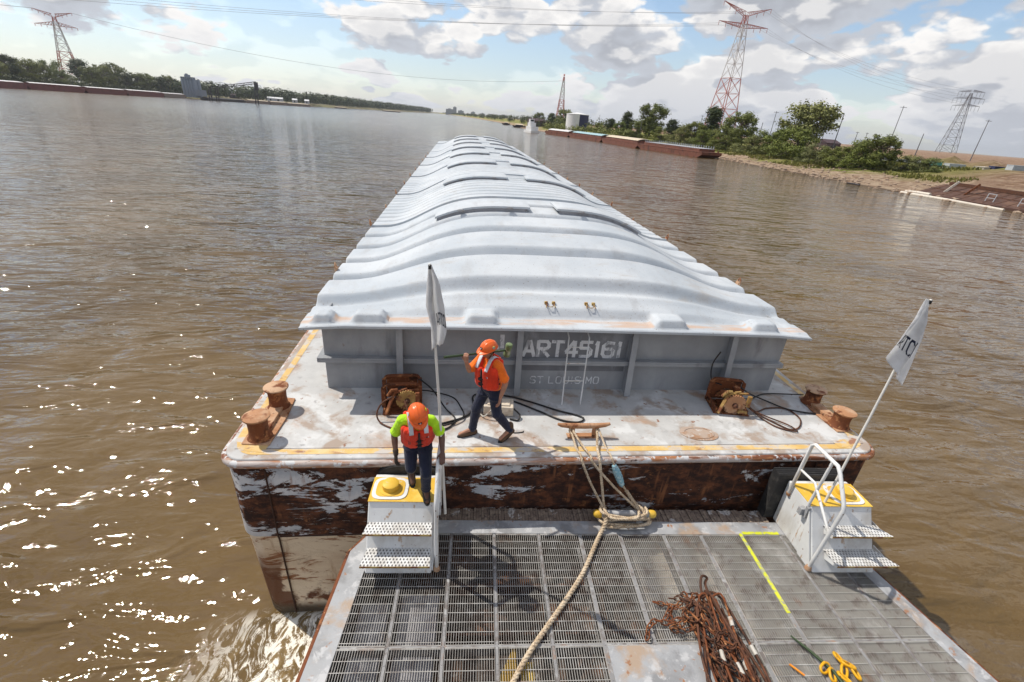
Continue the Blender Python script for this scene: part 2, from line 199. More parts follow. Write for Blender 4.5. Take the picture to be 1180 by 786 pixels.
# ------------------------------------------------------------------ mesh builder
def frame_from(d,up=Vector((0,0,1))):
    d=Vector(d).normalized()
    if abs(d.dot(up))>.97: up=Vector((0,1,0)) if abs(d.y)<.9 else Vector((1,0,0))
    x=up.cross(d).normalized(); return x,d.cross(x).normalized(),d
class MB:
    def __init__(s): s.v=[]; s.f=[]
    def add(s,vs,fs):
        k=len(s.v); s.v+= [tuple(a) for a in vs]; s.f+=[tuple(i+k for i in f) for f in fs]; return s
    def box(s,c,size,rot=None):
        x,y,z=(a/2 for a in size); P=[Vector((i*x,j*y,k*z)) for k in(-1,1) for j in(-1,1) for i in(-1,1)]
        if rot is not None: P=[rot@p for p in P]
        c=Vector(c); return s.add([p+c for p in P],[(0,2,3,1),(4,5,7,6),(0,1,5,4),(2,6,7,3),(0,4,6,2),(1,3,7,5)])
    def bb(s,a,b): return s.box([(a[i]+b[i])/2 for i in range(3)],[abs(b[i]-a[i]) for i in range(3)])
    def bar(s,a,b,w,h=None):
        a=Vector(a); b=Vector(b); x,y,d=frame_from(b-a); h=h or w
        P=[]
        for p in(a,b):
            for i,j in((-1,-1),(1,-1),(1,1),(-1,1)): P.append(p+x*i*w/2+y*j*h/2)
        return s.add(P,[(3,2,1,0),(4,5,6,7),(0,1,5,4),(1,2,6,5),(2,3,7,6),(3,0,4,7)])
    def tube(s,pts,r,n=10,cap=True,closed=False):
        pts=[Vector(p) for p in pts]; m=len(pts); rs=r if isinstance(r,(list,tuple)) else [r]*m
        k=len(s.v); prev=None
        for i,p in enumerate(pts):
            if closed: t=pts[(i+1)%m]-pts[i-1]
            else: t=pts[min(i+1,m-1)]-pts[max(i-1,0)]
            if t.length<1e-9: t=Vector((0,0,1))
            t.normalize()
            if prev is None: x,y,_=frame_from(t)
            else:
                x=prev-t*prev.dot(t)
                if x.length<1e-6: x,y,_=frame_from(t)
                x.normalize(); y=t.cross(x)
            prev=x
            for j in range(n):
                a=2*PI*j/n; s.v.append(tuple(p+(x*math.cos(a)+y*math.sin(a))*rs[i]))
        for i in range(m if closed else m-1):
            for j in range(n):
                a=k+i*n+j; b=k+i*n+(j+1)%n; c=k+((i+1)%m)*n+(j+1)%n; d=k+((i+1)%m)*n+j; s.f.append((a,b,c,d))
        if cap and not closed:
            s.f.append(tuple(k+j for j in reversed(range(n)))); s.f.append(tuple(k+(m-1)*n+j for j in range(n)))
        return s
    def lathe(s,prof,c=(0,0,0),d=(0,0,1),n=24):     # prof [(r,h)] along axis d
        x,y,d=frame_from(d); c=Vector(c); k=len(s.v)
        for r,h in prof:
            for j in range(n):
                a=2*PI*j/n; s.v.append(tuple(c+d*h+(x*math.cos(a)+y*math.sin(a))*r))
        for i in range(len(prof)-1):
            for j in range(n):
                s.f.append((k+i*n+j,k+i*n+(j+1)%n,k+(i+1)*n+(j+1)%n,k+(i+1)*n+j))
        s.f.append(tuple(k+j for j in reversed(range(n)))); s.f.append(tuple(k+(len(prof)-1)*n+j for j in range(n)))
        return s
    def prism(s,poly,a,b,axis='z'):                # poly in the other two axes, extruded a..b
        n=len(poly); 
        def P(u,v,w): return {'z':(u,v,w),'x':(w,u,v),'y':(u,w,v)}[axis]
        vs=[P(u,v,a) for u,v in poly]+[P(u,v,b) for u,v in poly]
        fs=[tuple(reversed(range(n))),tuple(range(n,2*n))]+[(i,(i+1)%n,n+(i+1)%n,n+i) for i in range(n)]
        return s.add(vs,fs)
    def grid(s,fn,nu,nv,flip=False):
        k=len(s.v)
        for j in range(nv+1):
            for i in range(nu+1): s.v.append(tuple(fn(i/nu,j/nv)))
        for j in range(nv):
            for i in range(nu):
                a=k+j*(nu+1)+i; q=(a,a+1,a+nu+2,a+nu+1); s.f.append(tuple(reversed(q)) if flip else q)
        return s
    def ball(s,c,r,n=10,sq=(1,1,1),rot=None):
        c=Vector(c); k=len(s.v)
        for i in range(n+1):
            th=PI*i/n
            for j in range(2*n):
                a=PI*j/n; p=Vector((math.sin(th)*math.cos(a)*r*sq[0],math.sin(th)*math.sin(a)*r*sq[1],math.cos(th)*r*sq[2]))
                if rot is not None: p=rot@p
                s.v.append(tuple(c+p))
        m=2*n
        for i in range(n):
            for j in range(m): s.f.append((k+i*m+j,k+(i+1)*m+j,k+(i+1)*m+(j+1)%m,k+i*m+(j+1)%m))
        return s
    def cap(s,a,b,ra,rb=None,n=12,sq=None):        # capsule, tapered
        rb=ra if rb is None else rb; a=Vector(a); b=Vector(b); L=(b-a).length; prof=[]
        for i in range(6): t=PI/2*i/5; prof.append((max(1e-4,ra*math.sin(t)),-ra*math.cos(t)))
        for i in range(6): t=PI/2*i/5; prof.append((max(1e-4,rb*math.cos(t)),L+rb*math.sin(t)))
        return s.lathe(prof,a,b-a if L>1e-6 else (0,0,1),n)
ORG={}
def root(name,org=(0,0,0),label=None,cat=None,group=None,kind=None,frame=None):
    o=bpy.data.objects.new(name,None); COL.objects.link(o); org=Vector(org)
    o.empty_display_size=.2
    if frame is not None: o.location=frame@org; o.rotation_euler=frame.to_euler()
    else: o.location=org
    ORG[o]=org; tag(o,label,cat,group,kind); return o
def tag(o,label=None,cat=None,group=None,kind=None):
    if label: o['label']=label
    if cat: o['category']=cat
    if group: o['group']=group
    if kind: o['kind']=kind
def put(name,mb,mat,parent=None,org=None,smooth=40,frame=None,bevel=0,label=None,cat=None,group=None,kind=None):
    if org is None: org=ORG.get(parent,Vector((0,0,0))) if parent is not None else Vector((0,0,0))
    org=Vector(org)
    me=bpy.data.meshes.new(name)
    if isinstance(mb,MB):
        v=np.array(mb.v,dtype=float)-np.array(org)
        me.from_pydata(v.tolist(),[],mb.f); me.update()
    else: me=mb
    if smooth:
        me.shade_smooth(); me.set_sharp_from_angle(angle=R_(smooth))
    if mat is not None and not me.materials: me.materials.append(M[mat] if isinstance(mat,str) else mat)
    o=bpy.data.objects.new(name,me); COL.objects.link(o)
    if parent is not None:
        o.parent=parent; ORG[o]=org
    else:
        if frame is not None: o.location=frame@org; o.rotation_euler=frame.to_euler()
        else: o.location=org
        ORG[o]=org
    if parent is not None and ORG.get(parent) is not None and (org-ORG[parent]).length>0: o.location=org-ORG[parent]
    if bevel:
        b=o.modifiers.new('bevel','BEVEL'); b.width=bevel; b.segments=2; b.limit_method='ANGLE'; b.angle_limit=R_(35)
    tag(o,label,cat,group,kind); return o
def dup(src,loc=None,rotz=None,scale=None,label=None,group=None,parent=None):
    c=src.copy(); COL.objects.link(c); c.parent=parent
    if loc is not None: c.location=loc
    if rotz is not None: c.rotation_euler=(0,0,rotz)
    if scale is not None: c.scale=scale if isinstance(scale,(tuple,list)) else (scale,)*3
    if label: c['label']=label
    if group: c['group']=group
    for ch in src.children: dup(ch,parent=c)
    return c
def crom(pts,step):                                 # smooth resampled path
    pts=[Vector(p) for p in pts]; P=[pts[0]*2-pts[1]]+pts+[pts[-1]*2-pts[-2]]; out=[]
    for i in range(1,len(P)-2):
        a,b,c,d=P[i-1:i+3]; m=max(2,int((c-b).length/step))
        for k in range(m):
            t=k/m; out.append(.5*((2*b)+(c-a)*t+(2*a-5*b+4*c-d)*t*t+(3*b-a-3*c+d)*t**3))
    out.append(pts[-1]); return out
def strands(mb,path,r,pitch=None,n=7):              # three-strand laid rope
    pitch=pitch or r*5; L=0; prev=None; fr=[]
    for i,p in enumerate(path):
        t=(path[min(i+1,len(path)-1)]-path[max(i-1,0)]).normalized()
        if prev is None: x,_,_=frame_from(t)
        else: x=(prev-t*prev.dot(t)).normalized()
        prev=x
        if i: L+=(p-path[i-1]).length
        fr.append((p,x,t.cross(x),L))
    for k in range(3):
        pts=[]
        for p,x,y,l in fr:
            a=2*PI*(l/pitch+k/3); pts.append(p+(x*math.cos(a)+y*math.sin(a))*r*.5)
        mb.tube(pts,r*.56,n)
    return mb
# ------------------------------------------------------------------ lettering
G={'A':[[(0,0),(.42,1)],[(.58,1),(1,0)],[(.25,.32),(.75,.32)]],'R':[[(0,0),(0,1)],[(.12,1),(.8,1),(1,.85),(1,.65),(.8,.5),(.12,.5)],[(.45,.42),(1,0)]],
'T':[[(0,1),(1,1)],[(.5,.9),(.5,0)]],'4':[[(.75,0),(.75,1)],[(.62,1),(0,.35)],[(0,.28),(1,.28)]],'5':[[(1,1),(.05,1)],[(0,.95),(0,.6)],[(.05,.58),(.75,.58),(1,.42),(1,.15),(.8,0),(0,0)]],
'1':[[(.5,0),(.5,1),(.3,.85)]],'6':[[(.95,.95),(.4,1),(0,.75),(0,.2),(.2,0)],[(.3,0),(.8,0),(1,.15),(1,.42),(.8,.55),(.15,.55)]],'S':[[(1,.9),(.8,1),(.2,1),(0,.85),(0,.65),(.2,.53)],[(.3,.5),(.8,.47),(1,.35),(1,.15),(.8,0),(.2,0),(0,.12)]],
'L':[[(0,1),(0,0),(.9,0)]],'O':[[(.42,1),(.2,1),(0,.8),(0,.2),(.2,0),(.42,0)],[(.58,0),(.8,0),(1,.2),(1,.8),(.8,1),(.58,1)]],'U':[[(0,1),(0,.2),(.2,0),(.8,0),(1,.2),(1,1)]],'I':[[(.5,0),(.5,1)]],
'M':[[(0,0),(0,1),(.5,.35),(1,1),(1,0)]],'C':[[(1,.85),(.8,1),(.2,1),(0,.8),(0,.2),(.2,0),(.8,0),(1,.15)]],'D':[[(0,0),(0,1),(.7,1),(1,.8),(1,.2),(.7,0),(.1,0)]]}
def lettering(text,fmap,h,w,gap,th,mb=None,slant=0):   # fmap(u,v,lift) -> point
    mb=mb or MB(); x=0; q=0
    for ch in text:
        if ch==' ': x+=w*.75; continue
        ww=w*(.45 if ch in '1I' else 1)
        for st in G[ch]:
            pts=[(x+a*ww+slant*b*h,b*h) for a,b in st]
            for (a,b),(c,d) in zip(pts,pts[1:]):
                L=math.hypot(c-a,d-b) or 1; ex,ey=(c-a)/L,(d-b)/L; nx,ny=-ey,ex; t=th/2; e=t*.7; q+=1; lift=.0002*(q%9)
                a2,b2,c2,d2=a-ex*e,b-ey*e,c+ex*e,d+ey*e; m=max(1,int(L/(th*1.5))); 
                for i in range(m):
                    u0_,v0_=a2+(c2-a2)*i/m,b2+(d2-b2)*i/m; u1_,v1_=a2+(c2-a2)*(i+1)/m,b2+(d2-b2)*(i+1)/m
                    mb.add([fmap(u0_+nx*t,v0_+ny*t,lift),fmap(u0_-nx*t,v0_-ny*t,lift),fmap(u1_-nx*t,v1_-ny*t,lift),fmap(u1_+nx*t,v1_+ny*t,lift)],[(0,1,2,3)])
        x+=ww+gap
    return mb

M['derelict']=worn('derelict_dark_rust',(.085,.042,.030),[((.15,.08,.05),.6,.5,.65,(1,1,1)),((.04,.022,.016),1.2,.5,.65,(1,1,1))],rough=.85,geo=True)
# ================================================================== THE HOPPER BARGE
BL=59.4
barge=root('hopper_barge',(0,BL/2,WZ),'grey hopper barge with rusty bow, pushed by the towboat, roofed with arched covers','barge')
Z0=(0,0,0)
def corner_loop(inset=0.,y1=BL,r=.32):            # plan outline, counter-clockwise from the near left corner
    w=5.33-inset; y0=inset; pts=[]
    for k in range(7): a=PI+PI/2*k/6; pts.append((-w+r+r*math.cos(a),y0+r+r*math.sin(a)))
    for k in range(7): a=-PI/2+PI/2*k/6; pts.append((w-r+r*math.cos(a),y0+r+r*math.sin(a)))
    pts+= [(w,y1-inset),(-w,y1-inset)]; return pts
hm=MB()
lo=corner_loop(); n_=len(lo); k=0
rings=[(0.04,-.06),(0.0,-.14),(0.,-1.56),(0.03,-1.6),(.10,-3.6),(.3,-4.6)]
for ins,z in rings:
    for (x,y) in corner_loop(ins): hm.v.append((x,y,z))
for i in range(len(rings)-1):
    for j in range(n_): hm.f.append((i*n_+(j+1)%n_,i*n_+j,(i+1)*n_+j,(i+1)*n_+(j+1)%n_))
put('hull',hm,'hull',barge,Z0,smooth=35)
dm=MB(); dm.prism(corner_loop(.0),-.06,0.0); put('deck',dm,'deck',barge,Z0,smooth=30,bevel=.02)
# rounded gunwale bar along the bow edge and both sides
g=MB(); pts=[(x,y,-.085) for x,y in corner_loop(-.012)]; path=[(-5.342,BL-.3,-.085)]+pts[:14]+[(5.342,BL-.3,-.085)]
g.tube(path,.062,10); put('gunwale_bar',g,'rim',barge,Z0,smooth=60)
# plate seams
s=MB()
for x in (-4.72,4.2): s.tube([(x,-.012,-.2),(x+.0,-.012,-1.55),(x,.01,-1.64),(x,.072,-3.55)],.014,6)
s.tube([(-4.7,-.006,-1.57),(5.2,-.006,-1.57)],.012,6); s.tube([(-5.2,.24,.001),(5.2,.24,.001)],.004,4)
put('weld_seam',s,'seam',barge,Z0)
# painted edge stripe
st=MB()
def strip(pts,w,z):
    L=[];Rr=[]
    for i,p in enumerate(pts):
        a=Vector(pts[max(i-1,0)]); b=Vector(pts[min(i+1,len(pts)-1)]); t=(b-a).normalized(); nrm=Vector((-t.y,t.x))
        p=Vector(p); ww=w[i] if isinstance(w,list) else w
        L.append((p.x+nrm.x*ww/2,p.y+nrm.y*ww/2,z)); Rr.append((p.x-nrm.x*ww/2,p.y-nrm.y*ww/2,z))
    k=len(st.v); m=len(pts); st.v+=L+Rr
    for i in range(m-1): st.f.append((k+m+i,k+m+i+1,k+i+1,k+i))
c_=[(x,y) for x,y in corner_loop(.16,r=.3)][:14]
front=[(-5.17+.0,y) for y in (BL-1,40,20,10,5,3,2,1.2)]+c_+[(5.17,y) for y in (1.2,2,3,5,10,20,40,BL-1)]
strip(front,[.17]*8+[.17]*3+[.14]*3+[.10,.10,.10]+[.085]*2+[.10]*2+[.14]*3+[.17]*9,.004) if False else strip(front,.12,.004)
strip([(-5.2,.9),(-5.18,.45),(-5.05,.27),(-4.75,.22)],.16,.0075); strip([(5.2,.9),(5.18,.45),(5.05,.27),(4.65,.22)],.2,.0075)
put('edge_stripe',st,'stripe',barge,Z0,smooth=0)
# oval manhole plate, flush welded pads
m=MB(); m.add([(2.28+.33*math.cos(a)-.05*math.sin(a),.54+.2*math.sin(a),z) for z in(.0,.012) for a in [2*PI*i/32 for i in range(32)]],[tuple(range(32,64))]+[(i,(i+1)%32,32+(i+1)%32,32+i) for i in range(32)])
m.tube([(2.28+.27*math.cos(a),.54+.15*math.sin(a),.014) for a in [2*PI*i/32 for i in range(32)]],.008,6,closed=True)
put('manhole_cover',m,worn('manhole_stain',(.40,.31,.25),[((.34,.20,.12),5,.48,.6,(1,1,1)),((.5,.46,.42),9,.55,.65,(1,1,1))],rough=.7),barge)
# ---- coaming
YW=1.98; WX=4.40; CX=.12; ZT=1.38
cw=MB(); th=.02
xl,xr=CX-WX,CX+WX
cw.bb((xl,YW,0),(xr,YW+th,ZT)); cw.bb((xl,YW+th+.001,0),(xl+th,57.6,ZT)); cw.bb((xr-th,YW+th+.001,0),(xr,57.6,ZT)); cw.bb((xl,57.602,0),(xr,57.62,ZT))
put('coaming_wall',cw,'coam',barge,smooth=0)
cp=MB(); cp.bb((-.74,YW-.006,.42),(1.30,YW-.001,1.3)); put('painted_patch',cp,'coamdark',barge,smooth=0)
hs=MB(); hs.bb((xl-.10,YW-.13,.66),(xr+.02,YW-.002,.69)); hs.bb((xl-.10,YW-.13,.60),(xr+.02,YW-.105,.658)); hs.bb((xl-.10,YW-.003,.66),(xl-.002,57,.69))
put('coaming_stiffener',hs,'coam',barge,smooth=0,bevel=.004)
for x in (-2.94,-.80,1.36,3.34):
    b=MB()
    b.prism([(YW-.003,0.01),(YW-.26,.012),(YW-.14,ZT-.02),(YW-.003,ZT-.02)],x-.012,x+.012,'x')
    b.add([(x+i*.055,y,z) for (y,z) in ((YW-.262,.012),(YW-.142,ZT-.02),(YW-.155,ZT-.02),(YW-.275,.012)) for i in (-1,1)],[(0,1,3,2),(4,6,7,5),(2,3,5,4),(6,0,2,4),(1,7,5,3),(0,6,7,1)])
    put('bracket',b,'coam',barge,smooth=0)
tx=MB(); wf=lambda u,v,l:(u,YW-.012-l,v)
lettering('ART45161',lambda u,v,l:(-.70+u,YW-.010-l,.74+v),.30,.20,.072,.066,slant=.0,mb=tx)
put('stencil_number',tx,'stencil',barge,smooth=0)
tx=MB(); lettering('ST LOUIS MO',lambda u,v,l:(-.52+u,YW-.006-l,.14+v),.145,.10,.045,.020,mb=tx); put('stencil_port_name',tx,'stencil',barge,smooth=0)
tx=MB(); tx.bb((-1.15,YW-.006,.88),(-1.07,YW-.002,1.16)); tx.bb((-1.24,YW-.006,.86),(-1.155,YW-.002,.92)); put('stencil_mark',tx,'stencil',barge,smooth=0)
# ladder leaning on the coaming
L=MB()
for a,b in (((.02,1.44,.0),(.08,1.78,1.22)),((.37,1.44,.0),(.46,1.78,1.22))): L.tube([a,((a[0]+b[0])/2,(a[1]+b[1])/2,.6),b,(b[0],b[1]+.12,b[2]+.04)],.013,8)
for t in (.36,.62,.86): L.tube([(.02+.06*t,1.44+.34*t,1.22*t),(.37+.09*t,1.44+.34*t,1.22*t)],.010,6)
put('ladder',L,'white',barge,smooth=60)
# ---- double bitts
def bitt(px,posts,h,r,plate,lean=0):
    b=root('double_bitt',(px,posts[0],0)); b.parent=barge; b.location=Vector((px,posts[0],0))-ORG[barge]
    m=MB(); m.prism(plate,0.001,.03); m.bb((px-.1,posts[0]-.02,.03),(px+.1,posts[-1]+.02,.09)); put('base_plate',m,'rustlight',b,smooth=30,bevel=.008)
    for y in posts:
        m=MB(); m.lathe([(r*1.15,.02),(r*.92,.06),(r*.85,h*.45),(r*.88,h*.78),(r*1.10,h*.90),(r*1.16,h*.93),(r*1.16,h*.985),(r*1.1,h)],(px,y,0),(0,0,1),28); pst=put('post',m,'rust',b,smooth=50); m=MB(); m.lathe([(r*1.17,h*.935),(r*1.185,h*.95),(r*1.18,h*.99),(r*1.08,h+.004)],(px,y,0),(0,0,1),28); put('cap_plate',m,'rustlight',b,smooth=50)
bitt(-4.93,(.50,1.34),.42,.165,[(-5.14,.33),(-4.73,.30),(-4.70,1.02),(-4.74,1.58),(-5.0,1.62),(-5.14,1.3)])
bitt(5.12,(.74,1.50),.34,.165,[(4.95,.55),(5.25,.55),(5.27,1.72),(5.02,1.72),(4.93,1.25)])
# ---- kevel at the bow
kv=root('kevel',(.2,.5,0)); kv.parent=barge; kv.location=Vector((.2,.5,0))-ORG[barge]
m=MB(); m.tube([(-.26,.50,.245),(-.2,.50,.225),(-.05,.5,.21),(.2,.5,.205),(.42,.5,.21),(.56,.5,.228),(.63,.5,.25)],[.022,.036,.045,.048,.045,.036,.024],12); put('horn_bar',m,'rustlight',kv,smooth=60)
for x in (-.0,.38):
    m=MB(); m.lathe([(.06,0),(.045,.03),(.04,.18)],(x,.5,0),(0,0,1),14); put('foot',m,'rustlight',kv,smooth=50)
m=MB(); m.bb((-.08,.43,.001),(.46,.57,.012)); put('base_plate',m,'rustlight',kv,smooth=0)
# scuppers, side lugs
m=MB(); m.bb((xl-.12,2.35,1.18),(xl-.003,2.47,1.27)); put('side_lug',m,'black',barge,smooth=0)
m=MB(); m.bb((xr+.003,2.35,1.18),(xr+.10,2.47,1.27)); put('side_lug',m,'black',barge,smooth=0)
# ---- fibreglass covers
H0=1.43; RISE=1.0
edges=[1.66,8.6]+[8.6+6.13*i for i in range(1,9)]
def hip(y):
    pts=[(1.6,.02),(2.02,.04),(2.16,.20),(2.6,.38),(3.8,.68),(5.0,.87),(6.2,.96),(7.4,1.0),(90,1.0)]
    d1=y; d2=(edges[-1]+1.66)-y
    def f(t):
        for (a,b),(c,d) in zip(pts,pts[1:]):
            if t<=c: return b+(d-b)*max(0,(t-a)/(c-a))
        return 1.
    return min(f(d1),f(d2) if d2<8 else 1.)
BLK=[(-4.42+.12,-4.05+.0),(-3.66,-3.20),(-1.74,-1.28),(1.70,2.22),(3.60,4.04)]
def sst(a,b,x): t=min(1,max(0,(x-a)/(b-a))); return t*t*(3-2*t)
XC=.10; XH=4.62
def cover_z(x,y,first,last,y0,y1):
    ax=abs(x-XC)/XH; t=min(1,ax/.90)
    arch=.5*(1+math.cos(PI*t**1.95)); hp=hip(y)
    z=H0+RISE*hp*arch-.05*max(0,ax-.85)/.15
    # corrugation, pitch 1.22 m; narrow rounded valleys
    pt=1.22 if first else .62; ph=((y-2.62)/pt)%1.0; c=sst(0.03,.22,ph)*(1-sst(.84,1.0,ph))
    amp=.23*sst(2.3,2.9,y)*(1-sst(.965,1.,ax)*.35) if first else .12*(1-sst(.965,1.,ax)*.35)
    z+=amp*(c-1)+.13*sst(2.3,2.9,y)
    # foot of the arch bulges where the shelf begins
    if first and y<2.2:
        blk=0
        for a,b in BLK: blk=max(blk,sst(a-.10,a+.03,x)*(1-sst(b-.03,b+.10,x)))
        raise_=sst(1.70,1.78,y)*(1-sst(2.0,2.16,y))
        z+=.15*blk*raise_*1.0
        out=sst(4.30,4.42,abs(x-XC)); z+=.03*out*sst(1.7,1.8,y)
    if not first: z+=.05*(1-sst(y0+.05,y0+.16,y))        # raised joint lip on the near edge
    z+=.004*mn.noise(Vector((x*.9,y*.9,3)))+.006*mn.noise(Vector((x*.3,y*.4,8)))
    return z
ccov=[]
words=['nearest the number wall, raised blocks along its rim','second from the bow, behind the nearest lids','third from the bow','fourth from the bow','fifth from the bow','sixth from the bow, halfway along','seventh from the bow','eighth from the bow','ninth and farthest, tapering down at the far end']
for i in range(9):
    y0,y1=edges[i],edges[i+1]-.012
    cv=root('barge_cover',((0+XC),(y0+y1)/2,H0-.1),'pale grey ribbed fibreglass barge cover, '+words[i],'barge cover','arched covers along the hopper barge')
    nu,nv=(170,210) if i==0 else ((100,150) if i<4 else (60,110))
    m=MB(); fi=i==0
    m.grid(lambda u,v:(XC-XH+2*XH*u,y0+(y1-y0)*v,cover_z(XC-XH+2*XH*u,y0+(y1-y0)*v,fi,i==8,y0,y1)),nu,nv)
    # rolled rim skirt
    loop=[(u/nu,0) for u in range(nu+1)]+[(1,v/nv) for v in range(1,nv+1)]+[(1-u/nu,1) for u in range(1,nu+1)]+[(0,1-v/nv) for v in range(1,nv)]
    k=len(m.v)
    for (u,v) in loop:
        x=XC-XH+2*XH*u; y=y0+(y1-y0)*v; z=cover_z(x,y,fi,i==8,y0,y1)
        e=.022; ox=e*(1 if u==1 else -1 if u==0 else 0); oy=(e*(1 if v==1 and i==8 else -1 if v==0 and fi else 0))
        m.v+= [(x,y,z),(x+ox,y+oy,z-.016),(x+ox,y+oy,z-.060),(x,y,z-.065)]
    n2=len(loop)
    for a in range(n2):
        b=(a+1)%n2
        for q in range(3): m.f.append((k+4*b+q,k+4*a+q,k+4*a+q+1,k+4*b+q+1))
    put('panel',m,'cover',cv,smooth=50)
    if fi:
        for x in (-.24,.52):
            for dx in(-.07,.07):
                l=MB(); z=cover_z(x+dx,2.24,1,0,y0,y1); l.box((x+dx,2.27,z+.03),(.06,.05,.05)); l.tube([(x+dx,2.25,z+.03),(x+dx*1.2,2.12,z-.005)],.010,6); put('tie_down_bracket',l,'ochre',cv,smooth=30,bevel=.006)
            l=MB(); z=cover_z(x,2.24,1,0,y0,y1); l.tube([(x-.07,2.2,z+.02),(x-.03,2.14,z+.0),(x+.03,2.14,z+.0),(x+.07,2.2,z+.02)],.008,6); put('tie_down_shackle',l,'ochre',cv,smooth=60)
    # hatch lids
    if i<8 or True:
        for (a,b) in ((-2.55,-.10),(.62,3.02)):
            yc=(7.05 if fi else y0+4.75); ya,yb=yc-.46,yc+.58
            zz=lambda x,y:cover_z(x,y,False,False,-99,99) if not fi else cover_z(x,y,True,False,y0,y1)
            base=lambda x,v:max(zz(x,ya),zz(x,yb))*(1-v)*.5+max(zz(x,ya),zz(x,yb))*(1+v)*.5
            zmx=lambda x:max(zz(x,ya+(yb-ya)*q/6) for q in range(7))
            t=MB()
            def top(u,v):
                x=a+(b-a)*u; y=ya+(yb-ya)*v; e=min(u*(b-a),(1-u)*(b-a),v*(yb-ya),(1-v)*(yb-ya)); return (x,y,zmx(x)+.11+.035*sst(0,.12,e))
            nu2,nv2=(24,10)
            t.grid(top,nu2,nv2)
            lp=[(u/nu2,0) for u in range(nu2+1)]+[(1,v/nv2) for v in range(1,nv2+1)]+[(1-u/nu2,1) for u in range(1,nu2+1)]+[(0,1-v/nv2) for v in range(1,nv2)]
            k=len(t.v)
            for u,v in lp: p=top(u,v); t.v+= [p,(p[0],p[1],p[2]-.05)]
            for q in range(len(lp)): b2=(q+1)%len(lp); t.f.append((k+2*b2,k+2*q,k+2*q+1,k+2*b2+1))
            lid=put('hatch_lid',t,'cover',cv,smooth=40)
            c=MB(); q1,q2=a+.07,b-.07
            def ck(u,v): x=q1+(q2-q1)*u; return (x,ya+.06,zmx(x)+.10-.34*v)
            c.grid(ck,20,1); c.grid(lambda u,v:(q1+(q2-q1)*u,yb-.06,zmx(q1+(q2-q1)*u)+.10-.34*v),20,1)
            put('hatch_curb',c,'lowgrey',cv,smooth=40)
            if i<4:
                for xx in (a+(b-a)*.27,a+(b-a)*.78):
                    h=MB(); z=top((xx-a)/(b-a),0)[2]; h.box((xx,ya-.03,z-.03),(.10,.05,.05)); h.tube([(xx-.09,ya-.05,z-.035),(xx+.09,ya-.05,z-.035)],.014,6); put('latch',h,'boat',lid,org=(xx,ya,z),smooth=30)
    # lifting lugs along both rims
    for sx in (-1,1):
        for yy in ((4.35,) if fi else (y0+.05,y0+3.3)):
            if i>5: continue
            x=XC+sx*(XH-.02); z=cover_z(x,yy,fi,0,y0,y1); l=MB()
            l.tube([(x+sx*.04,yy-.07,z-.02),(x+sx*.06,yy-.05,z+.10),(x+sx*.06,yy,z+.15),(x+sx*.06,yy+.05,z+.10),(x+sx*.04,yy+.07,z-.02)],.018,6); l.box((x+sx*.04,yy,z+.02),(.05,.12,.08))
            put('lifting_lug',l,'rustlight',cv,smooth=50)
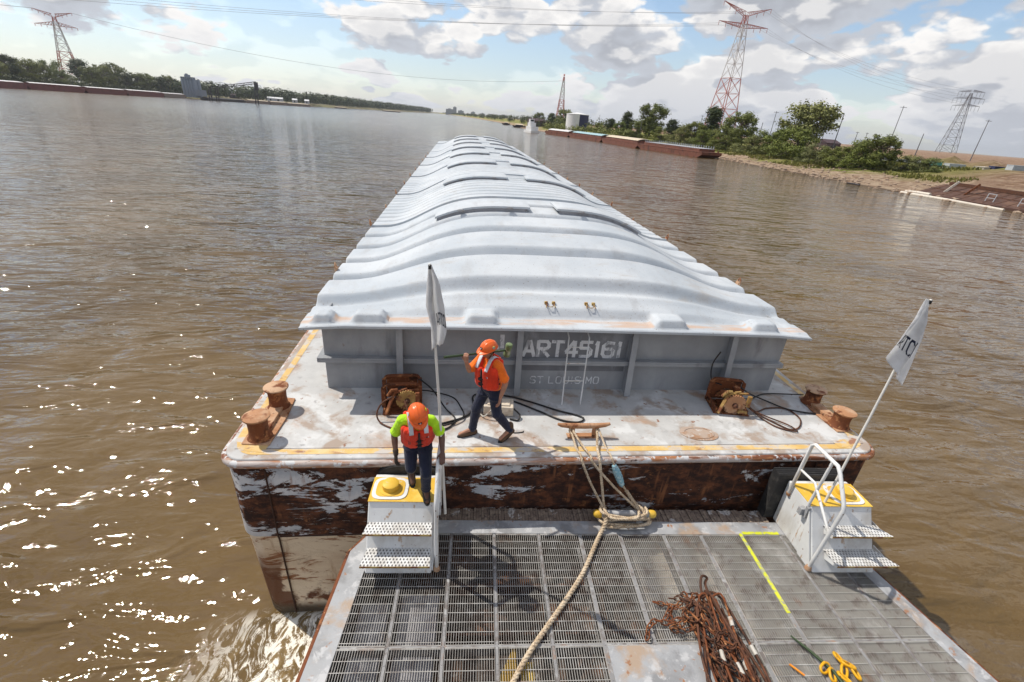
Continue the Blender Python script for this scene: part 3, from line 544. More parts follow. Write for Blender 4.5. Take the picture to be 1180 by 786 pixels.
# ---- deck winches
def winch(name,org,ang,label,full):
    fr=Matrix.Translation(Vector(org))@Matrix.Rotation(ang,4,'Z')
    w=root(name,(0,0,0),label,'winch','ratchet winches on the barge deck'); w.location=org; w.rotation_euler=(0,0,ang); ORG[w]=Vector((0,0,0))
    m=MB(); m.bb((-.32,-.2,.002),(.34,.28,.025)); m.bb((-.30,-.2,.026),(-.27,.26,.12)); m.bb((.27,-.2,.026),(.30,.26,.12)); put('base',m,'rust',w,smooth=0,bevel=.005)
    for k,yy in enumerate((.28,.02) if full else (.27,)):
        m=MB(); h=.50-.02*k; rr_=.09; P=[(-.31,yy,.02),(-.31,yy,h-rr_)]+[(-.31+rr_-rr_*math.cos(a),yy,h-rr_+rr_*math.sin(a)) for a in (.4,.8,1.2)]+[(-.31+rr_,yy,h),(.31-rr_,yy,h)]+[(.31-rr_+rr_*math.sin(a),yy,h-rr_+rr_*math.cos(a)) for a in (.4,.8,1.2)]+[(.31,yy,h-rr_),(.31,yy,.02)]
        for a,b in zip(P,P[1:]): m.bar(a,b,.07,.03)
        m.bb((-.27,yy+.01,.06),(.27,yy+.022,h-.04)) if k==0 else None
        put('guard_frame',m,'rust',w,smooth=30,bevel=.004)
    m=MB(); m.lathe([(.09,-.16),(.09,.16)],(0,.10,.22),(0,1,0),20)
    for q in range(9): m.tube([(.10*math.cos(a),-.04+.03*q,.22+.10*math.sin(a)) for a in [2*PI*i/18 for i in range(18)]],.015,6,closed=True)
    put('drum',m,'rustdark',w,smooth=50)
    gx,gz=(.10,.27) if full else (.03,.21); R1=.17 if full else .19
    m=MB(); m.lathe([(.02,-.03),(R1*.55,-.022),(R1*.62,-.006),(R1*.9,-.006),(R1,-.02),(R1,.02),(.02,.03)],(gx,-.16,gz),(0,-1,0),32)
    for q in range(26): a=2*PI*q/26; m.box((gx+math.cos(a)*(R1+.008),-.165,gz+math.sin(a)*(R1+.008)),(.02,.035,.02),Matrix.Rotation(-a,3,'Y'))
    gearp=put('gear_wheel',m,'ochre' if full else 'rustlight',w,smooth=35)
    m=MB(); m.lathe([(.05,-.05),(.05,.03),(.03,.06)],(gx,-.19,gz),(0,-1,0),16); put('hub',m,'rustdark',gearp,org=(gx,-.19,gz),smooth=40)
    m=MB()
    m.bar((-.26,-.24,.04),(-.10,-.12,.44),.06,.03); m.bar((-.12,-.14,.42),(.28,-.05,.40),.05,.03); m.tube([(-.22,-.12,.34),(-.15,-.14,.46),(-.06,-.12,.45)],.03,8)
    m.box((.27,-.16,.30),(.07,.05,.22)); m.box((.18,-.20,.10),(.16,.09,.06)); m.tube([(.0,-.1,.43),(.1,-.12,.47)],.02,8)
    put('ratchet_arm',m,'rust' if full else 'ochre',w,smooth=40,bevel=.004)
    m=MB(); m.box((-.14,.0,.34),(.12,.12,.08)); m.box((.12,.12,.40),(.12,.10,.06)); m.tube([(-.27,.05,.25),(.27,.05,.25)],.02,8); m.box((-.02,.1,.06),(.3,.2,.07)); put('pawl',m,'rust',w,smooth=30,bevel=.006)
    return w
winch('deck_winch',(-2.87,1.32,0),R_(4),'rusty box framed winch on the deck behind the worker in the lime shirt',True)
winch('deck_winch',(3.22,1.30,0),R_(-10),'rusty ochre geared winch with open frame below the right end of the coaming',False)
# ---- wire ropes lying on the deck
def wire(name,pts,r,mat,label,group=None,step=.04,frame=None,cat='cable'):
    P=crom(pts,step); m=MB(); m.tube(P,r,8); o=put(name,m,mat,None,org=pts[0],smooth=60,frame=frame); tag(o,label,cat,group); return o
wire('steel_cable',[(-2.62,1.62,.45),(-2.35,1.45,.30),(-2.12,1.25,.05),(-1.95,1.0,.02),(-2.0,.78,.02),(-2.2,.62,.02),(-2.45,.62,.02)],.014,'cable','black steel cable curving off the left winch toward the deck edge')
wire('steel_cable',[(-2.45,.75,.02),(-2.1,.86,.02),(-1.75,1.05,.02),(-1.62,1.30,.02),(-1.62,1.66,.03),(-1.45,1.74,.03),(-1.0,1.70,.02),(-.6,1.52,.02),(-.1,1.22,.02),(.24,1.06,.02),(.32,.95,.02),(.18,.86,.02),(-.1,.93,.02),(-.45,1.2,.02),(-.85,1.5,.02),(-1.1,1.6,.03)],.016,'cable','long black cable looping from the left winch past the pale block to below the ladder')
wire('steel_cable',[(-2.35,.66,.045),(-2.0,.80,.045),(-1.8,1.0,.05),(-1.85,1.3,.04),(-2.0,1.6,.05),(-2.4,1.75,.08),(-2.6,1.6,.2)],.013,'cable','black cable in a narrow loop on the deck beside the left winch')
wire('steel_cable',[(-3.0,1.12,.36),(-3.16,1.02,.30),(-3.24,.95,.14),(-3.18,.86,.03),(-2.98,.72,.02),(-2.8,.7,.02),(-2.72,.9,.15),(-2.8,1.1,.3)],.014,'rustdark','rusty cable end hanging in a loop from the left winch')
wire('steel_cable',[(3.50,1.28,.20),(3.70,1.15,.05),(4.05,1.30,.02),(4.42,1.28,.02),(4.50,.98,.02),(4.30,.70,.02),(4.08,.62,.02),(3.95,.75,.02),(3.75,1.05,.03),(3.6,1.2,.1)],.014,'rustdark','brown cable lying in a wide loop right of the right winch')
wire('steel_cable',[(3.55,1.22,.12),(3.72,.98,.02),(3.84,.72,.02),(4.02,.60,.02),(4.16,.56,.03),(4.10,.74,.035),(3.88,.95,.04),(3.66,1.15,.06)],.013,'rustdark','brown cable in a narrow hairpin loop right of the right winch')
wire('steel_cable',[(3.5,1.45,.38),(3.85,1.62,.14),(4.2,1.50,.035),(4.45,1.25,.03),(4.9,1.12,.02),(5.2,1.12,.03),(5.28,1.4,.04)],.014,'cable','black cable running from the right winch to the foot of the right bitts')
wire('steel_cable',[(3.5,1.35,.2),(3.9,1.60,.05),(4.3,1.80,.03),(4.8,1.78,.04),(5.05,1.66,.10)],.013,'cable','black cable arching over to the farther post of the right bitts')
wire('steel_cable',[(3.05,1.74,1.0),(3.0,1.8,.7),(3.02,1.72,.4),(3.1,1.5,.42)],.013,'cable','short black cable hanging from the coaming down onto the right winch')
# ---- pale block with a rope sling
pb=root('buffer_block',(-1.18,1.2,0),'pale weathered block with a rope sling on the barge deck behind the worker in orange','deck block')
m=MB(); m.box((-1.18,1.22,.10),(.52,.30,.18),Matrix.Rotation(R_(-6),3,'Z')); m.box((-1.18,1.22,.20),(.40,.22,.03),Matrix.Rotation(R_(-6),3,'Z')); put('block',m,'block',pb,smooth=0,bevel=.02)
m=MB(); strands(m,crom([(-1.5,1.1,.02),(-1.44,1.0,.05),(-1.3,1.02,.21),(-1.22,1.3,.23),(-1.3,1.44,.05),(-1.48,1.3,.03),(-1.52,1.12,.05),(-1.6,1.0,.02)],.03),.016); put('rope_sling',m,'sleeve',pb,smooth=60)
m=MB(); m.tube(crom([(-.93,1.1,.14),(-.82,1.02,.06),(-.86,.92,.02),(-1.0,.96,.02)],.03),.016,6); put('hose_tail',m,'cable',pb,smooth=60)
wire('safety_hook',[(-1.02,.62,.012),(-.95,.58,.012),(-.82,.60,.012),(-.80,.63,.012)],.008,'black','small dark steel hook lying on the deck by the orange worker\'s heel',cat='hook')
# ================================================================== THE TOWBOAT'S BOW (own frame, turned 2.6 degrees)
FB=Matrix.Rotation(R_(-2.6),4,'Z'); ZD=-1.05
boat=root('towboat',(0.6,-5,WZ),'grey towboat bow with grating deck, two push knees and white steps','towboat',frame=FB)
def bp(name,m,mat,parent=None,**k): return put(name,m,mat,parent or boat,**k)
xl_=lambda y:-3.13-.07*(-y-1.27); xr_=lambda y:4.20+.21*(-y-1.0)
xlo=lambda y:-3.37-.07*(-y-.92); xro=lambda y:4.45+.235*(-y-1.21)
YB=-9.0; YM=-4.2
# rim plates
m=MB()
def plate(mb,poly,z=ZD,t=.03): mb.prism(poly,z-t,z)
plate(m,[(-3.16,-.59),(-3.02,-.34),(-2.9,-.34),(-2.9,-.59)]); plate(m,[(-2.899,-.34),(3.62,-.34),(3.62,-.59),(-2.899,-.59)])
plate(m,[(3.621,-.34),(4.02,-.34),(4.45,-1.21),(4.235,-1.21),(4.16,-.59),(3.621,-.59)])
plate(m,[(-3.37,-.92),(-3.161,-.59),(-2.95,-.59),(-2.95,-1.0),(-3.10,-1.2)])
plate(m,[(-3.37,-.921),(-3.10,-1.201),(xl_(YM),YM),(xlo(YM),YM)]); plate(m,[(4.45,-1.211),(xro(YM),YM),(xr_(YM),YM),(4.235,-1.211)])
plate(m,[(xlo(YM),YM-.001),(xro(YM),YM-.001),(5.3,YB),(-3.9,YB)])
bp('rim_plate',m,'boat',smooth=0)
# bull-nose edges down both sides
for pts_ in ([(-3.02,-.36,ZD-.05),(-3.38,-.92,ZD-.05),(xlo(YM)-.01,YM,ZD-.05),(-3.91,YB,ZD-.05)],[(4.03,-.36,ZD-.05),(4.46,-1.21,ZD-.05),(xro(YM)+.01,YM,ZD-.05),(5.31,YB,ZD-.05)]):
    m=MB(); m.tube(pts_,.05,8); bp('edge_bar',m,'rust',smooth=60)
# hull below
m=MB(); top=[(-3.0,-.36),(-3.36,-.95),(xlo(YM)+.01,YM),(-3.88,YB),(5.28,YB),(xro(YM)-.01,YM),(4.43,-1.2),(4.0,-.36)]
bot=[(-2.4,-.9),(-2.7,-1.5),(-3.0,YM),(-3.3,YB),(4.8,YB),(4.2,YM),(3.8,-1.6),(3.4,-.9)]
m.v+=[(x,y,ZD-.1) for x,y in top]+[(x,y,-4.4) for x,y in bot]; 
for i in range(8): j=(i+1)%8; m.f.append((i,j,8+j,8+i))
bp('hull',m,'boat',smooth=0)
# laminated timber fender along the bow
m=MB(); x=-2.15; random.seed(3)
while x<3.32:
    w=random.uniform(.035,.05); h=random.uniform(-.012,.012); m.bb((x,-.335,ZD-.38),(x+w-.004,-.07+random.uniform(-.015,.01),ZD-.012+h)); x+=w
bp('bow_fender',m,'wood',smooth=0)
M['beam']=worn('beam_top',(.24,.235,.235),[((.15,.13,.12),5,.48,.62,(1,1,1)),((.34,.335,.33),9,.54,.66,(1,1,1)),((.26,.15,.09),3,.58,.7,(1,1,1))],rough=.55,bd=.003)
# grating panels
XJ=[-3.9,-2.6,-1.94,-1.29,-.60,.05,.69,1.40,2.01,2.69,3.35,4.0,5.6]
YR=[(-.60,-2.26),(-2.29,-4.19)]
def clip(x):
    # y where the bar leaves the rim
    y=-.60
    if x<xl_(-1.27): y=min(y,-1.27-(xl_(-1.27)-x)/.07)
    elif x<-2.95: y=min(y,-.6-(-2.95-x)/.15*.6)
    if x>4.20: y=min(y,-1.0-(x-4.20)/.21)
    return y
for (ya,yb) in YR:
    for i in range(len(XJ)-1):
        m=MB(); a=XJ[i]+.028; b=XJ[i+1]-.028
        nb=int(round((b-a)/.0305)); cnt=0
        for k in range(nb+1):
            x=a+(b-a)*k/nb; y0=min(ya,clip(x))
            if y0-.05<yb: continue
            m.bb((x-.0022,y0,ZD-.030),(x+.0022,yb,ZD-.004)); cnt+=1
        if not cnt: continue
        y=ya-.012
        while y>yb:
            xa=max(a,xl_(y)+.01,-2.95 if y>-1.0 else -9); xb=min(b,xr_(y)-.01)
            if xb>xa+.03: m.bb((xa,y-.0035,ZD-.012),(xb,y+.0035,ZD-.0025))
            y-=.124
        for yy in (ya,yb):
            xa=max(a,xl_(yy),-2.95 if yy>-1.0 else -9); xb=min(b,xr_(yy))
            if xb>xa+.03: m.bb((xa,yy-.004,ZD-.034),(xb,yy+.004,ZD-.002))
        bp('grating_panel',m,'grate',smooth=0)
for x in XJ[1:-1]:
    m=MB(); y0=min(-.60,clip(x)); w=.018 if x<0 or x>3 else .026
    m.bb((x-w,y0,ZD-.012),(x+w,-4.19,ZD-.0045)); m.bb((x-.005,y0,ZD-.20),(x+.005,-4.19,ZD-.0125)); m.bb((x-w,y0,ZD-.21),(x+w,-4.19,ZD-.2005))
    for k in range(18):
        yy=y0-.08-k*.2
        if yy>-4.1: m.lathe([(.011,0),(.009,.004)],(x,yy,ZD-.0045),(0,0,1),8)
    bp('support_beam',m,'beam',smooth=0)
m=MB(); m.bb((-3.15,-2.285,ZD-.016),(xr_(-2.27)-.02,-2.265,ZD-.0042)); m.bb((-3.15,-2.28,ZD-.2),(4.4,-2.27,ZD-.0165)); bp('cross_beam',m,'beam',smooth=0)
# what shows through the grating
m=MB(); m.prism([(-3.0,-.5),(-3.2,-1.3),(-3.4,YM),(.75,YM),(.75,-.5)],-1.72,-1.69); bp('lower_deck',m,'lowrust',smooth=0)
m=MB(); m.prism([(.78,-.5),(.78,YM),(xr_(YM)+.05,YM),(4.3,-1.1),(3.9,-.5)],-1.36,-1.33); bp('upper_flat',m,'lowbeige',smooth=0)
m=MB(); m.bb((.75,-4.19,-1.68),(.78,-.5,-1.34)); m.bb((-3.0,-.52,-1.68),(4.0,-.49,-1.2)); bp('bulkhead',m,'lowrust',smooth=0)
for a,b,mt in (((-2.56,-3.6,-1.6),(-2.05,-1.42,-1.30),'lowgrey'),((-3.12,-3.2,-1.7),(-2.72,-1.45,-1.42),'lowgrey')):
    m=MB(); m.bb(a,b); bp('deck_locker',m,mt,smooth=0,bevel=.02)
for pts in ([(-3.0,-2.2,-1.6),(-2.75,-3.4,-1.6)],[(-3.1,-1.6,-1.5),(-2.95,-3.6,-1.5)],[(.3,-.6,-1.6),(.35,-4,-1.6)]):
    m=MB(); m.tube(pts,.035,8); bp('pipe',m,'rustlight')
m=MB(); m.prism([(-1.70,-3.4),(-1.06,-3.4),(-1.06,-2.22)],-1.13,-1.10); bp('yellow_wedge',m,'yellow',smooth=0)
m=MB(); m.bb((-.98,-2.75,-1.4),(-.82,-2.30,-1.36)); bp('yellow_plate',m,'yellow',smooth=0)
for y in (-1.2,-1.9,-2.9): 
    m=MB(); m.bb((-2.0,y,-1.68),(.7,y+.05,-1.45)); bp('frame',m,'rustdark',smooth=0)
m=MB(); 
for (x,y,w,d) in ((1.9,-1.1,.18,.9),(2.5,-2.0,.3,.10),(3.3,-1.5,.08,1.3),(2.9,-2.6,.5,.12)): m.bb((x,y-d,-1.329),(x+w,y,-1.27))
bp('flat_fitting',m,'lowbeige',smooth=0)
# solid plate in the deck, bitt with yellow ends, lime line
m=MB(); m.bb((.075,-4.1,ZD-.002),(1.30,-2.30,ZD+.006))
for x,y in ((.55,-2.75),(.95,-2.72),(.3,-2.5)): m.lathe([(.018,0),(.016,.004)],(x,y,ZD+.006),(0,0,1),10)
bp('deck_plate',m,'boat',smooth=0)
bt=root('bitt',(.82,-.33,ZD)); bt.parent=boat; bt.location=Vector((.82,-.33,ZD))-ORG[boat]; bt.rotation_euler=(0,0,0)
m=MB(); m.tube([(.42,-.34,ZD+.17),(1.20,-.34,ZD+.17)],.062,16); put('cross_bar',m,'boat',bt,smooth=40)
for x0,x1 in ((.33,.42),(1.20,1.29)):
    m=MB(); m.cap((x0+.03,-.34,ZD+.17),(x1-.02,-.34,ZD+.17),.066,.066,16); put('end_cap',m,'yellow',bt,smooth=60)
for x in (.55,1.08): m=MB(); m.lathe([(.075,0),(.06,.03),(.055,.15)],(x,-.34,ZD+.001),(0,0,1),14); put('post',m,'boat',bt,smooth=40)
for pts in ([(2.70,-.57),(2.68,-1.90)],[(2.73,-.555),(3.34,-.555)]):
    m=MB(); (x0,y0),(x1,y1)=pts
    if abs(x0-x1)<.1: m.bb((x1-.022,y1,ZD+.0),(x0+.012,y0,ZD+.004))
    else: m.bb((x0,y0-.035,ZD+.0),(x1,y0+.02,ZD+.004))
    bp('painted_line',m,'lime',smooth=0)
# ---- perforated tread material
n=NT('perforated_tread'); P=n.xyz()
fx=n.m_('ADD',n.m_('MULTIPLY',P[0],1/.046),n.m_('MULTIPLY',n.m_('FLOOR',n.m_('MULTIPLY',P[1],1/.048)),.5)); ax=n.m_('ABSOLUTE',n.m_('SUBTRACT',n.m_('FRACT',fx),.5)); ay=n.m_('ABSOLUTE',n.m_('SUBTRACT',n.m_('FRACT',n.m_('MULTIPLY',P[1],1/.048)),.5))
hole=n.ramp(n.m_('ADD',n.m_('MULTIPLY',ax,1.6),ay),.46,.40)
c=n.mix(n.ramp(n.noise(7,det=5),.4,.65),(.66,.66,.65),(.50,.48,.45)); c=n.mix(hole,c,(.09,.085,.085))
M['tread']=n.out(c,.5,n.bump(n.m_('SUBTRACT',1.,hole),1.,.01))
def knee(x0,x1,side,lab):
    k=root('push_knee',((x0+x1)/2,-.7,ZD)); k.parent=boat; k.location=Vector(((x0+x1)/2,-.7,ZD))-ORG[boat]; k.rotation_euler=(0,0,0); k['label']=lab
    m=MB(); m.prism([(-.24,ZD),(-.24,-.215),(-.34,-.20),(-.80,-.20),(-1.29,ZD)],x0,x1,'x'); put('body',m,'white',k,smooth=0,bevel=.018)
    m=MB(); m.bb((x0-.004,-.815,-.199),(x1+.004,-.335,-.192)); put('top_plate',m,'yellow',k,smooth=0)
    # raised pad with the round yellow post cap
    cx=x0+.27 if side<0 else x1-.30; cy=-.57
    pad=[(cx+.25*math.copysign(abs(math.cos(a))**.5,math.cos(a)),cy+.215*math.copysign(abs(math.sin(a))**.5,math.sin(a))) for a in [2*PI*i/40 for i in range(40)]]
    m=MB(); m.prism(pad,-.1915,-.178); put('cap_pad',m,'white',k,smooth=30)
    inner=[(cx+.20*math.copysign(abs(math.cos(a))**.5,math.cos(a)),cy+.17*math.copysign(abs(math.sin(a))**.5,math.sin(a))) for a in [2*PI*i/40 for i in range(40)]]
    m=MB(); m.prism(inner,-.1775,-.172); put('cap_field',m,'yellow',k,smooth=30)
    m=MB(); m.lathe([(.165,-.171),(.165,-.165),(.118,-.162),(.118,-.085),(.10,-.072)],(cx,cy,0),(0,0,1),32); put('post_cap',m,'yellow',k,smooth=40)
    # two steps
    w0,w1=(x0-.0,x1-.0) if side<0 else (x0+.18,x1+.12)
    for z,ya,yb in ((-.45,-.86,-1.15),(-.75,-1.08,-1.41)):
        s=MB(); 
        if side<0: s.prism([(w0+.03,ya),(w1-.03,ya),(w1-.005,yb),(w0-.02,yb)],z-.012,z)
        else: s.prism([(w0,ya),(w1-.15,ya),(w1+.06,yb),(w0+.02,yb)],z-.012,z)
        sp=put('step',s,'tread',k,smooth=0)
        e=MB(); wa,wb=(w0-.02,w1-.005) if side<0 else (w0+.02,w1+.06); e.bb((wa,yb-.006,z-.030),(wb,yb-.001,z-.001)); put('step_nosing',e,'ochre',sp,org=((wa+wb)/2,yb,z),smooth=0)
        for xx in (w0+.02,w1-.04):
            g=MB(); g.prism([(ya+.05,z-.013),(yb,z-.013),(yb,z-.045),(ya,z-.16)],xx,xx+.012,'x'); put('step_gusset',g,'white',k,smooth=0)
    # rubber facing between the knee and the barge
    m=MB(); N=9
    def prof(i):
        t=i/N; return (-.235+.0*t,)
    xa,xb=(x0+.02,x1+.02) if side<0 else (x0-.17,x1-.05)
    zt=-.10; P=[]
    for i in range(13): a=PI*i/12; P.append((( xa+xb)/2-(xb-xa)/2*math.cos(a)**(1) ,zt-.12+.16*math.sin(a)))
    if side>0: P=[(xa,-.12),(xb,-.12)]
    lam=14
    for i in range(lam):      # stacked rubber strips
        ya=-.05-.185*i/lam; yb_=ya-.185/lam+.002
        j=.006*math.sin(i*2.3)
        m.prism([(xa,ZD+.01)]+[(x,z+j) for x,z in P]+[(xb,ZD+.01)],yb_,ya,'y')
    put('rubber_fender',m,'rubber',k,smooth=0)
    # side gusset of the rail foot
    m=MB(); gx=x1 if side<0 else x0; m.prism([(-.84,-.27),(-1.25,-1.03),(-.95,-1.03)],gx-.03 if side>0 else gx+.002,gx-.012 if side>0 else gx+.02,'x'); put('side_gusset',m,'white',k,smooth=0)
    # hand rail
    X=x1+.07 if side<0 else x0-.02
    hr=root('hand_rail',(X,-.8,ZD)); hr.parent=k; hr.location=Vector((X,-.8,ZD))-ORG[k]; hr.rotation_euler=(0,0,0)
    lean=.0
    pts=[(X,-1.22,ZD+.0),(X,-1.30,.22),(X,-1.26,.30),(X,-1.01,.62),(X,-.94,.68),(X,-.46,.67),(X,-.41,.62),(X,-.36,-.36)]
    m=MB(); m.tube(pts,.028,12); put('rail_tube',m,'white',hr,smooth=60)
    m=MB(); m.tube([(X,-.40,.14),(X,-.72,.17),(X,-1.26,-.26)],.020,10); put('mid_tube',m,'white',hr,smooth=60)
    m=MB(); m.tube([(X,-.84,.66),(X+.01,-.76,-.30)],.022,10); put('post_tube',m,'white',hr,smooth=60)
    m=MB(); m.lathe([(.05,0),(.05,.02),(.035,.07)],(X,-1.22,ZD+.002),(0,0,1),14); put('foot',m,'rustlight',hr,smooth=40)
    m=MB(); m.bar((X,-.36,-.36),((x1 if side<0 else x0),-.36,-.42),.05,.06); put('foot_bracket',m,'rustlight',hr,smooth=0)
    return k,X
kl,XL=knee(-3.09,-2.18,-1,'left push knee')
kr,XR=knee(3.43,4.41,1,'right push knee')
del kl['label']; del kr['label']
for X,s in ((XL,-1),(XR,1)):
    m=MB(); m.box((X-.03,-.74,-.36),(.09,.08,.12)); m.box((X+.0,-.80,-.33),(.05,.06,.20)); bp('flag_socket',m,'boat',smooth=0,bevel=.006)
# ---- flag staffs (rest in the sockets: things of their own)
def clamp01(t): return max(0,min(1,t))
def staff(foot,top,label,fl,txt):
    foot=Vector(foot); top=Vector(top); r=root('flag_staff',foot,label,'flag','barge-company flags on staffs at the push knees'); 
    m=MB(); m.tube([foot,foot.lerp(top,.5)+Vector((.012,0,0)),top],[.020,.017,.013],10); m.ball(top,.018,6); put('pole',m,'steelpole',r,smooth=60)
    m=MB(); m.box(top+(foot-top).normalized()*.02,(.03,.03,.05)); put('tie',m,'black',r,smooth=0)
    g=MB(); g.grid(fl,26,40); f=put('flag_cloth',g,'flag',r,org=top,smooth=80)
    md=f.modifiers.new('thick','SOLIDIFY'); md.thickness=.004
    u0,v0,du,dv,h,sign=txt
    def fm(u,v,l):
        U=u0+u*du; V=v0-v*dv; p=Vector(fl(U,V)); a=Vector(fl(U+.01,V)); b=Vector(fl(U,V+.01)); nn=(a-p).cross(b-p).normalized(); 
        if nn.dot(CC-p)<0: nn=-nn
        return p+nn*(.006+l)
    t=lettering('ARTCO',fm,1.,.62,.22,.17); put('flag_lettering',t,'letter',f,org=top,smooth=0)
    return r
# right flag: hangs in soft folds off the leaning staff
tR=Vector((4.09,-.63,2.99)); fR=Vector((3.62,-.92,-.50))
dR=(fR-tR).normalized()
def at_pl(x,y,Y): return atY(x,y,Y)
def poly_at(P,t):
    t=max(0,min(.9999,t))*(len(P)-1); i=int(t); f=t-i; f=f*f*(3-2*f)*.4+f*.6; return P[i].lerp(P[i+1],f)
LR=[atY(x,y,Y) for x,y,Y in ((1067,344,-.63),(1055,362,-.66),(1041,380,-.69),(1030,396,-.71),(1019,411,-.72))]
RR=[atY(x,y,Y) for x,y,Y in ((1071,346,-.62),(1068,366,-.58),(1060,390,-.56),(1049,417,-.60),(1035,444,-.66))]
def flagR(u,v):
    p=poly_at(LR,v).lerp(poly_at(RR,v),u); k=min(1,v*3)
    return p+Vector((.012*math.sin(v*11+u*3)*k*u,-.07*math.sin(u*PI)*k-.038*math.sin(u*12+v*2.5)*k,0.010*math.sin(u*9)*k))
staff(fR,tR,'white flag hanging from the outward leaning staff on the right push knee',flagR,(.02,.74,.145,.165,1,1))
tL=Vector((-2.26,-.60,3.20)); fL=Vector((-2.06,-.68,-.45))
LL=[atY(x,y,Y) for x,y,Y in ((494,305,-.60),(492,330,-.58),(491,352,-.56),(497,376,-.58),(498,404,-.60))]
RL=[atY(x,y,Y) for x,y,Y in ((497,304,-.60),(507,328,-.64),(513,350,-.66),(514,378,-.64),(511,400,-.62))]
def flagL(u,v):
    p=poly_at(LL,v).lerp(poly_at(RL,v),u); k=min(1,v*4)
    return p+Vector((.010*math.sin(v*10)*k*u,-.045*math.sin(u*PI*2.4)*k,.06*abs(math.sin(u*PI*1.5))*max(0,v-.8)*5*k))
staff(fL,tL,'white flag hanging limp from the upright staff on the left push knee',flagL,(.42,.72,.14,.11,1,1))
# ---- hand line: kevel to bitt, and the long tail across the grating
def rope(name,paths,r,label,frame=None,extra=None):
    rt=root(name,paths[0][0],label,'rope'); 
    for p in paths:
        m=MB(); strands(m,crom(p,.018),r); put('line',m,'rope',rt,smooth=60)
    return rt
B=lambda x,y,z:tuple(FB@Vector((x,y,z)))
bx0,bx1=.50,1.12; zb=ZD+.17
k1=(-.02,.44,.14); k2=(.40,.44,.14)
r1=root('mooring_rope',(.2,.2,0),'tan rope lashed from the rusty kevel on the barge to the yellow ended bitt','rope')
def addline(path,r,name='line'):
    m=MB(); strands(m,crom(path,.02),r); return put(name,m,'rope',r1,smooth=60)
addline([(-.04,.52,.20),(-.06,.44,.13),(-.03,.40,.12),(-.01,.14,.05),(.03,-.04,.032),(.05,-.125,-.05),B(.22,-.18,-.40),B(.45,-.30,zb+.09),B(.46,-.42,zb+.05),B(.47,-.42,zb-.06)],.021)
addline([(.0,.55,.16),(.0,.42,.15),(.08,.20,.08),(.18,-.04,.032),(.22,-.125,-.05),B(.57,-.19,-.42),B(1.0,-.28,zb+.07),B(1.08,-.42,zb+.03)],.021)
addline([(.37,.54,.17),(.40,.43,.14),(.34,.14,.05),(.32,-.04,.034),(.325,-.128,-.05),B(.40,-.17,-.40),B(.47,-.28,zb+.10),B(.50,-.42,zb+.04)],.023)
addline([(.42,.54,.17),(.45,.42,.13),(.48,.14,.05),(.51,-.04,.030),(.55,-.128,-.06),(.70,-.15,-.38),B(.84,-.17,-.58)],.018)
addline([B(.83,-.165,-.56),B(.98,-.24,-.74),B(1.10,-.34,zb+.08),B(1.12,-.43,zb)],.030)
m=MB(); m.tube(crom([(.60,.03,-.05),(.66,-.03,-.12),B(.75,-.09,-.22),B(.83,-.13,-.33),B(.87,-.17,-.42)],.02),[.030]+[.045]*3+[.058+.008*math.sin(i*2.1) for i in range(60)][:0]+[.05]*0,12) if False else None
pth=crom([(.555,-.13,-.08),(.60,-.14,-.17),(.66,-.145,-.29),(.72,-.155,-.42),(.76,-.16,-.50)],.02)
m=MB(); m.tube(pth,[.026+.034*math.sin(PI*min(1,max(0,i/(len(pth)-1))))**.6+.006*math.sin(i*2.3) for i in range(len(pth))],14); put('tape_wrap',m,'blue',r1,smooth=60)
# figure-eight turns on the bitt
def turn(x0,x1,ph,lift):
    P=[]
    for i in range(15):
        t=i/14; a=PI*2*t+ph; x=x0+(x1-x0)*(.5-.5*math.cos(PI*2*t)) ; P.append(B(x,-.34-.10*math.cos(a*.5+ph)-.03*lift,zb+.085*math.sin(a)+.02*lift))
    return P
for j,(xa,xb,za,zc) in enumerate(((.42,1.20,.08,-.02),(.46,1.14,-.02,.09),(.40,1.22,-.07,-.09),(.5,1.1,.06,.05),(.45,1.18,-.11,-.05),(.48,1.0,.10,.10))):
    yk=-.43-.018*j; addline([B(xa,-.27,zb+za),B(xa-.02,-.36,zb+za+.01),B(xa+.05,yk,zb+za),B((xa+xb)/2,yk-.025,zb+(za+zc)/2),B(xb-.05,yk,zb+zc),B(xb+.02,-.36,zb+zc),B(xb,-.27,zb+zc)],.024)
tailp=[B(.50,-.42,zb+.05),B(.46,-.50,zb-.06),B(.38,-.60,ZD+.035),B(.20,-.9,ZD+.03),B(-.05,-1.32,ZD+.03),B(-.36,-1.72,ZD+.03),B(-.66,-2.08,ZD+.03),B(-.92,-2.40,ZD+.03),B(-1.12,-2.70,ZD+.03),B(-1.35,-3.1,ZD+.03),B(-1.5,-3.6,ZD+.03),B(-1.3,-4.1,ZD+.03)]
m=MB(); strands(m,crom(tailp,.018),.033); put('tail_line',m,'rope',r1,smooth=60)
# ---- rusty chains and wires in a heap
HX=lambda x:x if x<1.2 else 1.2+(x-1.2)*.66
def chain(pts,scale,label,mat='rustdark',name='chain'):
    P=crom([B(HX(p[0]),p[1],p[2]) for p in pts],.01); m=MB(); L=0; nxt=0; k=0; stp=scale*1.35
    for i in range(1,len(P)):
        L+=(P[i]-P[i-1]).length
        if L>=nxt:
            t=(P[min(i+2,len(P)-1)]-P[i-1]).normalized(); x,y,_=frame_from(t); a=(PI/4 if k%2 else -PI/4)+random.uniform(-.3,.3); w=x*math.cos(a)+y*math.sin(a)
            q=[P[i]+t*(scale*.62*math.cos(s)+ (scale*.3 if math.cos(s)>0 else -scale*.3))+w*scale*.50*math.sin(s) for s in [2*PI*j/14 for j in range(14)]]
            m.tube(q,scale*.155,7,closed=True); nxt+=stp; k+=1
    o=put(name,m,mat,None,org=P[0],smooth=60); tag(o,label,'chain','rusty chains heaped on the grating'); return o
random.seed(11)
